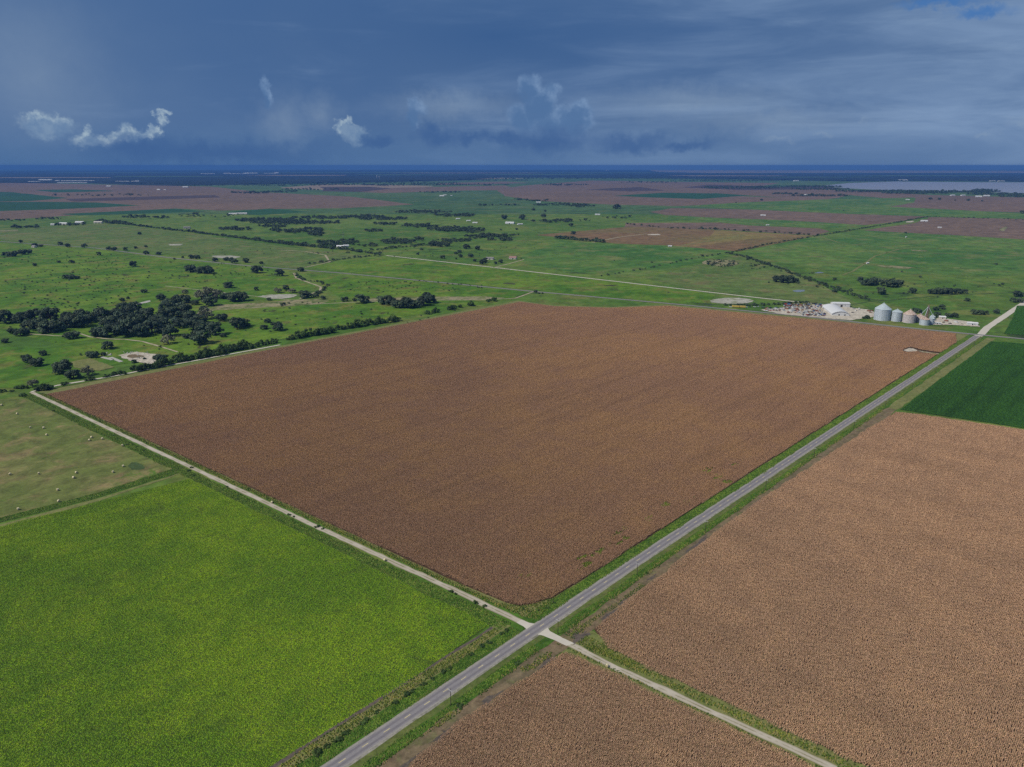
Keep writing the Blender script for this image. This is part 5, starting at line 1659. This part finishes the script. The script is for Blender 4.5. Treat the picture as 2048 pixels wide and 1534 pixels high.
for x_, y_, ln, lab in [(916, 438.5, 30, 'pale shed on the left of the quarry cut in the middle'), (937, 442.5, 30, 'pale shed in the middle of the quarry cut'), (950, 446.5, 34, 'pale shed on the right of the quarry cut'),
                        (1020, 447.5, 60, 'long white barn in the farm below the broad brown field'), (1040, 449.5, 34, 'white shed right of the long white barn in the middle'), (884, 392.5, 60, 'white farm building on the green rise in the middle distance'),
                        (890, 390.5, 40, 'second white farm building on the green rise'), (903, 391.5, 26, 'small white building right of those on the green rise'), (1077, 405.5, 50, 'white barn at the edge of the broad brown field'),
                        (1195, 430, 40, 'pale yard building in the green middle distance'), (1340, 493.5, 18, 'white shed at the corner of the stubble'), (1526, 431.5, 38, 'white barn between the reddish fields'),
                        (1535, 451, 20, 'white tank house in the green strip on the right'), (1611, 391, 70, 'white house in trees before the lake'), (1848, 443, 44, 'white farmhouse in the right reddish field'), (1879, 456, 22, 'tiny white shed in the right reddish field'),
                        (1926, 391.5, 60, 'white farm building near the lake shore, tallest of the group'), (1905, 391.5, 60, 'low white farm building left of the tallest by the lake'), (1957, 394, 70, 'long white shed right of the tallest by the lake'), (1973, 392.5, 70, 'pale barn at the right end of the lakeside farm'),
                        (1815, 400, 40, 'small white barn in the green field before the lake'), (1735, 527.8, 10, 'tiny white cabin beside bushes in the right pasture'), (1812, 475, 8, 'small white tank shed in the right pasture'),
                        (218, 373.2, 80, 'white barn alone in the far left brown field'), (318, 380, 70, 'left one of two white barns in the far brown field'), (330, 380, 40, 'right one of two white barns in the far brown field'), (371, 375, 90, 'white barn beside silos at the edge of the far brown field')]:
    ln *= 0.66
    gable('farmhouse', (x_, y_), ln, ln * 0.5, max(3.0, ln * 0.12), max(1.2, ln * 0.10), R(random.uniform(-25, 25)), lab, 'white_metal', 'white_metal', 'building', windows=2)
# very long white sheds far left, and a white town in the far woods
for x_, y_, wp_, hp_, lab in [(92, 362.2, 26, 2.4, 'tallest cream warehouse of the long far left sheds'), (72, 364.5, 28, 1.3, 'low white shed at the left end of the far left sheds'), (116, 363.4, 8, 1.8, 'grey blue warehouse between the far left sheds'), (152, 363.2, 76, 1.4, 'longest thin white shed on the far left'), (146, 366, 60, 1.0, 'second thin white shed in front of the longest one'),
                              (254, 364, 44, 1.2, 'thin white shed right of the far left sheds'), (275, 364.4, 8, 1.8, 'bright white block at the end of the thin white shed'),
                              (416, 348.4, 28, 1.0, 'left white strip of the town in the far woods'), (455, 348.4, 14, 1.6, 'white blocks at the left of the far town'), (480, 348.6, 36, 1.0, 'low white middle of the far town'), (502, 347.8, 28, 1.5, 'white centre blocks of the far town'), (540, 348, 24, 1.0, 'low white right part of the far town'), (553, 347.4, 9, 1.8, 'white block at the right end of the far town'),
                              (1805, 361.5, 18, 1.6, 'white building on the far lake shore'), (1985, 362.6, 10, 1.0, 'white house on the far right lake shore'), (2002, 362.8, 12, 1.0, 'second white house on the far right lake shore'), (1592, 362.3, 9, 1.2, 'white house by the lake head'), (1214, 341.5, 5, 0.9, 'white speck of a building in the far middle woods')]:
    ln = metres(wp_, y_)
    ht = metres(hp_ * 1.5, y_)
    gable('warehouse', (x_, y_), ln, 60, ht * 0.75, ht * 0.25, 0.0, lab, 'white_metal', 'white_metal', 'warehouse', doors=1, windows=0, over=1.0)

CL = ['leftmost', 'second from left', 'third from left', 'fourth from left', 'fifth from left', 'sixth from left', 'seventh from left', 'eighth from left', 'ninth from left', 'tenth from left', 'eleventh from left', 'rightmost']
cl_px = sorted([(90, 357, 150, 0.8), (330, 354.5, 120, 0.7), (250, 346.5, 170, 0.6), (600, 352, 110, 0.7), (700, 346, 200, 0.6), (820, 351, 120, 0.7), (930, 347, 140, 0.6), (1080, 350, 130, 0.8), (1180, 346.5, 150, 0.6), (1450, 353, 110, 0.8), (1640, 356, 120, 0.7), (1850, 353, 160, 0.8)])
for i, (cx_, cy_, rx_, ry_) in enumerate(cl_px):
    pts_ = blob(cx_, cy_, rx_, ry_, 30, 0.10)
    o = mesh_obj('clearing', [(p[0], p[1], 16.5) for p in pts_], [tuple(range(len(pts_)))], M['ground_far' if i % 3 else 'tan'])
    tag(o, '%s of the thin pale rises in the far dark woods' % CL[i], 'hill', kind='structure')
thicket('distant_trees', ell_pts([(x_, 367.5 + 3 * math.sin(x_ * 0.01), 60, 1.6, 70) for x_ in range(330, 960, 90)] + [(x_, 357.5, 60, 1.0, 70) for x_ in range(960, 1400, 90)] + [(x_, 361.5, 60, 0.8, 60) for x_ in range(1420, 2040, 90)]), 18.0, 'broken trees along the near edge of the far dark woods')

# radio mast and water towers
def mast(px, hpx, label):
    c = P(*px)
    h_ = metres(hpx, px[1])
    rt = empty('radio_mast', (c[0], c[1], 0))
    for k in range(7):
        a = MB()
        for t in (0, 2.09, 4.19):
            a.bar((0.5 * math.cos(t), 0.5 * math.sin(t), h_ * k / 7), (0.5 * math.cos(t), 0.5 * math.sin(t), h_ * (k + 1) / 7), 0.22, n=4)
        for j in range(6):
            z_ = h_ * (k + j / 6) / 7
            for t in (0, 2.09, 4.19):
                a.bar((0.5 * math.cos(t), 0.5 * math.sin(t), z_), (0.5 * math.cos(t + 2.09), 0.5 * math.sin(t + 2.09), z_ + h_ / 42), 0.1, n=3)
        a.build('section', M['rust' if k % 2 == 0 else 'white_metal'], rt)
    tag(rt, label, 'mast')


mast((687, 482), 20, 'thin red and white radio mast left of centre')
for px, hpx, lab in [((754, 359.5), 8, 'left one of two white water towers in the far woods'), ((759, 359.8), 7, 'right one of two white water towers in the far woods')]:
    c = P(*px)
    h_ = metres(hpx, px[1])
    rt = empty('water_tower', (c[0], c[1], 0))
    a = MB()
    a.lathe([(3.5, 0), (2.2, h_ * 0.1), (2.0, h_ * 0.7), (4, h_ * 0.76)], 12)
    a.build('stem', M['white_metal'], rt)
    a = MB()
    a.lathe([(2.5, h_ * 0.72), (8, h_ * 0.80), (9.5, h_ * 0.88), (8, h_ * 0.96), (0.1, h_)], 16)
    a.build('tank', M['white_metal'], rt)
    tag(rt, lab, 'water tower')

# ------------------------------------------------------------------ concrete slabs and rubble at the yard on the left
for i, (a, b, lab) in enumerate([((203, 714.5), (226, 720), 'left one of two pale concrete slabs beside the rubble yard'), ((221, 715), (243, 724), 'right one of two pale concrete slabs beside the rubble yard')]):
    p, q = P(*a), P(*b)
    mid = (p + q) / 2
    L = np.linalg.norm(q - p)
    rt = empty('concrete_slab', (mid[0], mid[1], 0.05), math.atan2((q - p)[1], (q - p)[0]))
    for k in range(5):
        m1 = MB()
        m1.box((-L / 2 + L * (k + 0.5) / 5, 0, 0.2), (L / 5 - 0.12, 5.0, 0.45))
        m1.build('panel', M['slab'], rt)
    tag(rt, lab, 'slab')
place = 0
for k in range(46):
    px, py = [(random.uniform(240, 300), random.uniform(703, 708)), (random.uniform(212, 222), random.uniform(706, 712)), (random.uniform(262, 312), random.uniform(708, 728))][k % 3]
    p = P(px, py)
    m1 = MB()
    s = random.uniform(0.6, 1.7)
    vs = []
    for ii in range(7):
        t = 2 * math.pi * ii / 7
        vs.append((s * random.uniform(0.7, 1.1) * math.cos(t), s * random.uniform(0.7, 1.1) * math.sin(t), 0))
    for ii in range(7):
        vs.append((vs[ii][0] * 0.6 + random.uniform(-.1, .1), vs[ii][1] * 0.6, s * random.uniform(0.5, 0.9)))
    m1.add(vs, [(i_, (i_ + 1) % 7, 7 + (i_ + 1) % 7, 7 + i_) for i_ in range(7)] + [tuple(range(7, 14))])
    o = m1.build('rubble_block', M['slab'])
    o.location = (p[0], p[1], 0.2)
    o.rotation_euler = (0, 0, random.uniform(0, 6))
    tag(o, 'broken pale concrete block lying in the white rubble yard', 'rubble', 'blocks of the rubble yard')

# ------------------------------------------------------------------ scrap yard vehicles
PAINT = {'white': C(206, 206, 202), 'cream': C(196, 184, 158), 'black': C(40, 40, 42), 'red': C(150, 58, 46), 'blue': C(70, 104, 150), 'silver': C(158, 160, 164), 'rusty': C(134, 92, 70), 'yellow': C(206, 174, 84), 'green': C(70, 92, 70)}
for k_, c_ in PAINT.items():
    M['paint_' + k_] = plain('paint_' + k_, c_, 0.4, 0, 0.5, 0.12, 0.5)


def vehicle(kind, paint):
    mb = MB()
    if kind == 'car':
        L, W, hb, hc = 4.5, 1.8, 0.62, 0.52
        prof = [(-2.25, 0.3), (-2.2, 0.8), (-1.5, 0.92), (-0.9, 1.42), (0.5, 1.45), (1.15, 0.98), (2.15, 0.86), (2.25, 0.45), (2.2, 0.28)]
        glass = [(-1.38, 0.96), (-0.88, 1.36), (0.46, 1.39), (1.02, 0.99)]
    elif kind == 'pickup':
        L, W = 5.4, 1.95
        prof = [(-2.7, 0.45), (-2.7, 1.1), (-0.6, 1.1), (-0.55, 1.78), (0.7, 1.8), (1.2, 1.2), (2.55, 1.12), (2.7, 0.6), (2.65, 0.4)]
        glass = [(-0.45, 1.2), (-0.42, 1.7), (0.64, 1.72), (1.04, 1.22)]
    else:
        L, W = 6.6, 2.2
        prof = [(-3.3, 0.5), (-3.3, 2.7), (1.2, 2.7), (1.3, 2.1), (2.3, 2.0), (2.7, 1.35), (3.25, 1.2), (3.3, 0.6), (3.2, 0.45)]
        glass = [(1.35, 1.35), (1.35, 1.95), (2.22, 1.9), (2.55, 1.38)]
    n = len(prof)
    mb.add([(x_, -W / 2, z_) for x_, z_ in prof] + [(x_, W / 2, z_) for x_, z_ in prof],
           [tuple(range(n - 1, -1, -1)), tuple(range(n, 2 * n))] + [(i, (i + 1) % n, n + (i + 1) % n, n + i) for i in range(n)], 0)
    for sy in (-1, 1):
        vs = [(x_, sy * (W / 2 + 0.01), z_) for x_, z_ in glass]
        mb.add(vs, [(0, 1, 2, 3) if sy > 0 else (3, 2, 1, 0)], 1)
    a, b = glass[2], glass[3]
    mb.add([(a[0] + 0.06, -W * 0.42, a[1]), (a[0] + 0.06, W * 0.42, a[1]), (b[0] + 0.08, W * 0.42, b[1]), (b[0] + 0.08, -W * 0.42, b[1])], [(0, 1, 2, 3)], 1)
    for x_ in (-L * 0.30, L * 0.30):
        for sy in (-1, 1):
            mb.bar((x_, sy * (W / 2 - 0.16), 0.34), (x_, sy * (W / 2 + 0.03), 0.34), 0.36, n=10, m=2)
    nm = {'car': 'parked_car', 'pickup': 'pickup_truck', 'truck': 'box_truck'}[kind]
    me = mb.build(nm, [M['paint_' + paint], M['glass'], M['tyre']])
    return me


vp = {}
zone = [((1528, 616), (1570, 623), 26), ((1568, 609), (1644, 620), 92), ((1576, 621), (1644, 627), 46), ((1604, 627), (1650, 632.5), 30)]
wts = ['white'] * 7 + ['cream'] * 4 + ['black'] * 4 + ['rusty'] * 4 + ['silver'] * 4 + ['red'] * 2 + ['blue'] * 2 + ['green']
used = []


def park(px, py, kind=None, paint=None, label=None, group=None, rz=None):
    kind = kind or random.choice(['car', 'car', 'car', 'pickup', 'pickup', 'truck'])
    paint = paint or random.choice(wts)
    key = (kind, paint)
    if key not in vp:
        vp[key] = vehicle(kind, paint)
        o = vp[key]
    else:
        o = vp[key].copy()
        link(o)
    p = P(px, py)
    o.location = (p[0], p[1], 0.24)
    o.rotation_euler = (0, 0, rz if rz is not None else ANG - math.pi / 2 + random.choice([0, math.pi, 1.4]) + random.uniform(-0.5, 0.5))
    nmk = {'car': 'car', 'pickup': 'pickup truck', 'truck': 'box truck'}[kind]
    tag(o, label or '%s %s standing among the crowded wrecks of the scrap yard' % (paint, nmk), nmk, group or 'vehicles crowded in the scrap yard')
    used.append(p)


for a, b, n in zone:
    tries = 0
    k = 0
    while k < n and tries < 2500:
        tries += 1
        px, py = random.uniform(a[0], b[0]), random.uniform(a[1], b[1])
        if py < 632 - (px - 1470) * 0.125 - 6 and px < 1560:
            pass
        p = P(px, py)
        if any(abs(p[0] - q[0]) < 4.2 and abs(p[1] - q[1]) < 5.2 for q in used):
            continue
        park(px, py)
        k += 1
for i, (px, py, kd, pt, lab) in enumerate([(1461, 614.5, 'pickup', 'white', 'white pickup at the left end of the yellow trailers'), (1493, 615, 'car', 'white', 'white car just right of the yellow trailers'), (1500, 614.5, 'car', 'black', 'black car right of the yellow trailers'), (1509, 614.5, 'pickup', 'white', 'white pickup second right of the yellow trailers'), (1516, 614, 'car', 'silver', 'silver car third right of the yellow trailers'),
                                           (1526, 616, 'truck', 'green', 'dark green box truck alone before the dense wrecks'), (1708, 618, 'pickup', 'silver', 'silver pickup right of the arched shed'), (1712, 622, 'car', 'white', 'white car right of the arched shed'), (1718, 619, 'truck', 'white', 'white box truck between arched shed and bins'), (1705, 626, 'car', 'black', 'black car at the corner of the arched shed'),
                                           (1737, 623, 'truck', 'rusty', 'rusty truck left of the tallest bin'), (1741, 626, 'pickup', 'rusty', 'rusty pickup left of the tallest bin'), (1744, 622, 'car', 'red', 'red car left of the tallest bin'), (1886, 646, 'truck', 'cream', 'cream truck in the yard right of the bins'), (1900, 648, 'pickup', 'black', 'black pickup in the yard right of the bins'), (1912, 646, 'truck', 'white', 'white truck in the yard right of the bins'), (1924, 649, 'car', 'cream', 'cream car in the yard right of the bins'), (1892, 643, 'truck', 'rusty', 'rusty truck in the yard right of the bins')]):
    park(px, py, kd, pt, lab, 'vehicles around the yards')
by = {}
for o in list(root_col.objects):
    if o.get('group') == 'vehicles crowded in the scrap yard' or o.get('group') == 'blocks of the rubble yard':
        by.setdefault(o['label'], []).append(o)
for lab, os_ in by.items():
    os_.sort(key=lambda q: q.location.x / q.location.y)
    for i, o in enumerate(os_):
        if 'rubble' in lab:
            o['label'] = '%s broken pale concrete block from the left in the white rubble yard' % ordinal(i + 1)
        else:
            o['label'] = '%s %s from the left among the crowded scrap yard wrecks' % (ordinal(i + 1), lab.split(' standing')[0])
# yellow trailers
for i, (px, ln) in enumerate([(1471, 13), (1484, 12)]):
    c = P(px, 615 + i * 0.6)
    rt = empty('yellow_trailer', (c[0], c[1], 0.12), R(-18))
    a = MB()
    a.box((0, 0, 2.3), (ln, 2.6, 2.8))
    a.build('body', M['paint_yellow'], rt)
    a = MB()
    a.box((0, 0, 3.76), (ln + 0.1, 2.7, 0.12))
    a.build('roof', M['paint_yellow'], rt)
    for x_ in (-ln * 0.36, -ln * 0.27, ln * 0.36):
        for sy in (-1, 1):
            a = MB()
            a.bar((x_, sy * 0.9, 0.5), (x_, sy * 1.25, 0.5), 0.5, n=12)
            a.build('wheel', M['tyre'], rt)
    tag(rt, ['left one of two long yellow trailers beside the road', 'right one of two long yellow trailers beside the road'][i], 'trailer', 'yellow trailers')

# ------------------------------------------------------------------ the air over the plain
hz = mesh_obj('haze', [(x_ * 48500, y_ * 48500, z_) for z_ in (-1.0, 262.0) for x_, y_ in ((-1, -1), (1, -1), (1, 1), (-1, 1))],
              [(3, 2, 1, 0), (4, 5, 6, 7), (0, 1, 5, 4), (1, 2, 6, 5), (2, 3, 7, 6), (3, 0, 4, 7)], [])
hm = bpy.data.materials.new('haze')
hm.use_nodes = True
ht = NT(hm.node_tree)
ht.n.clear()
ho = ht.node('ShaderNodeOutputMaterial')
hv = ht.node('ShaderNodeVolumePrincipled')
hv.inputs['Color'].default_value = (0.11, 0.30, 0.76, 1)
hv.inputs['Density'].default_value = 0.000043
hv.inputs['Anisotropy'].default_value = 0.0
ht.l.new(hv.outputs[0], ho.inputs['Volume'])
hz.data.materials.append(hm)
tag(hz, 'blue haze thickening over the plain towards the horizon', 'haze', kind='stuff')
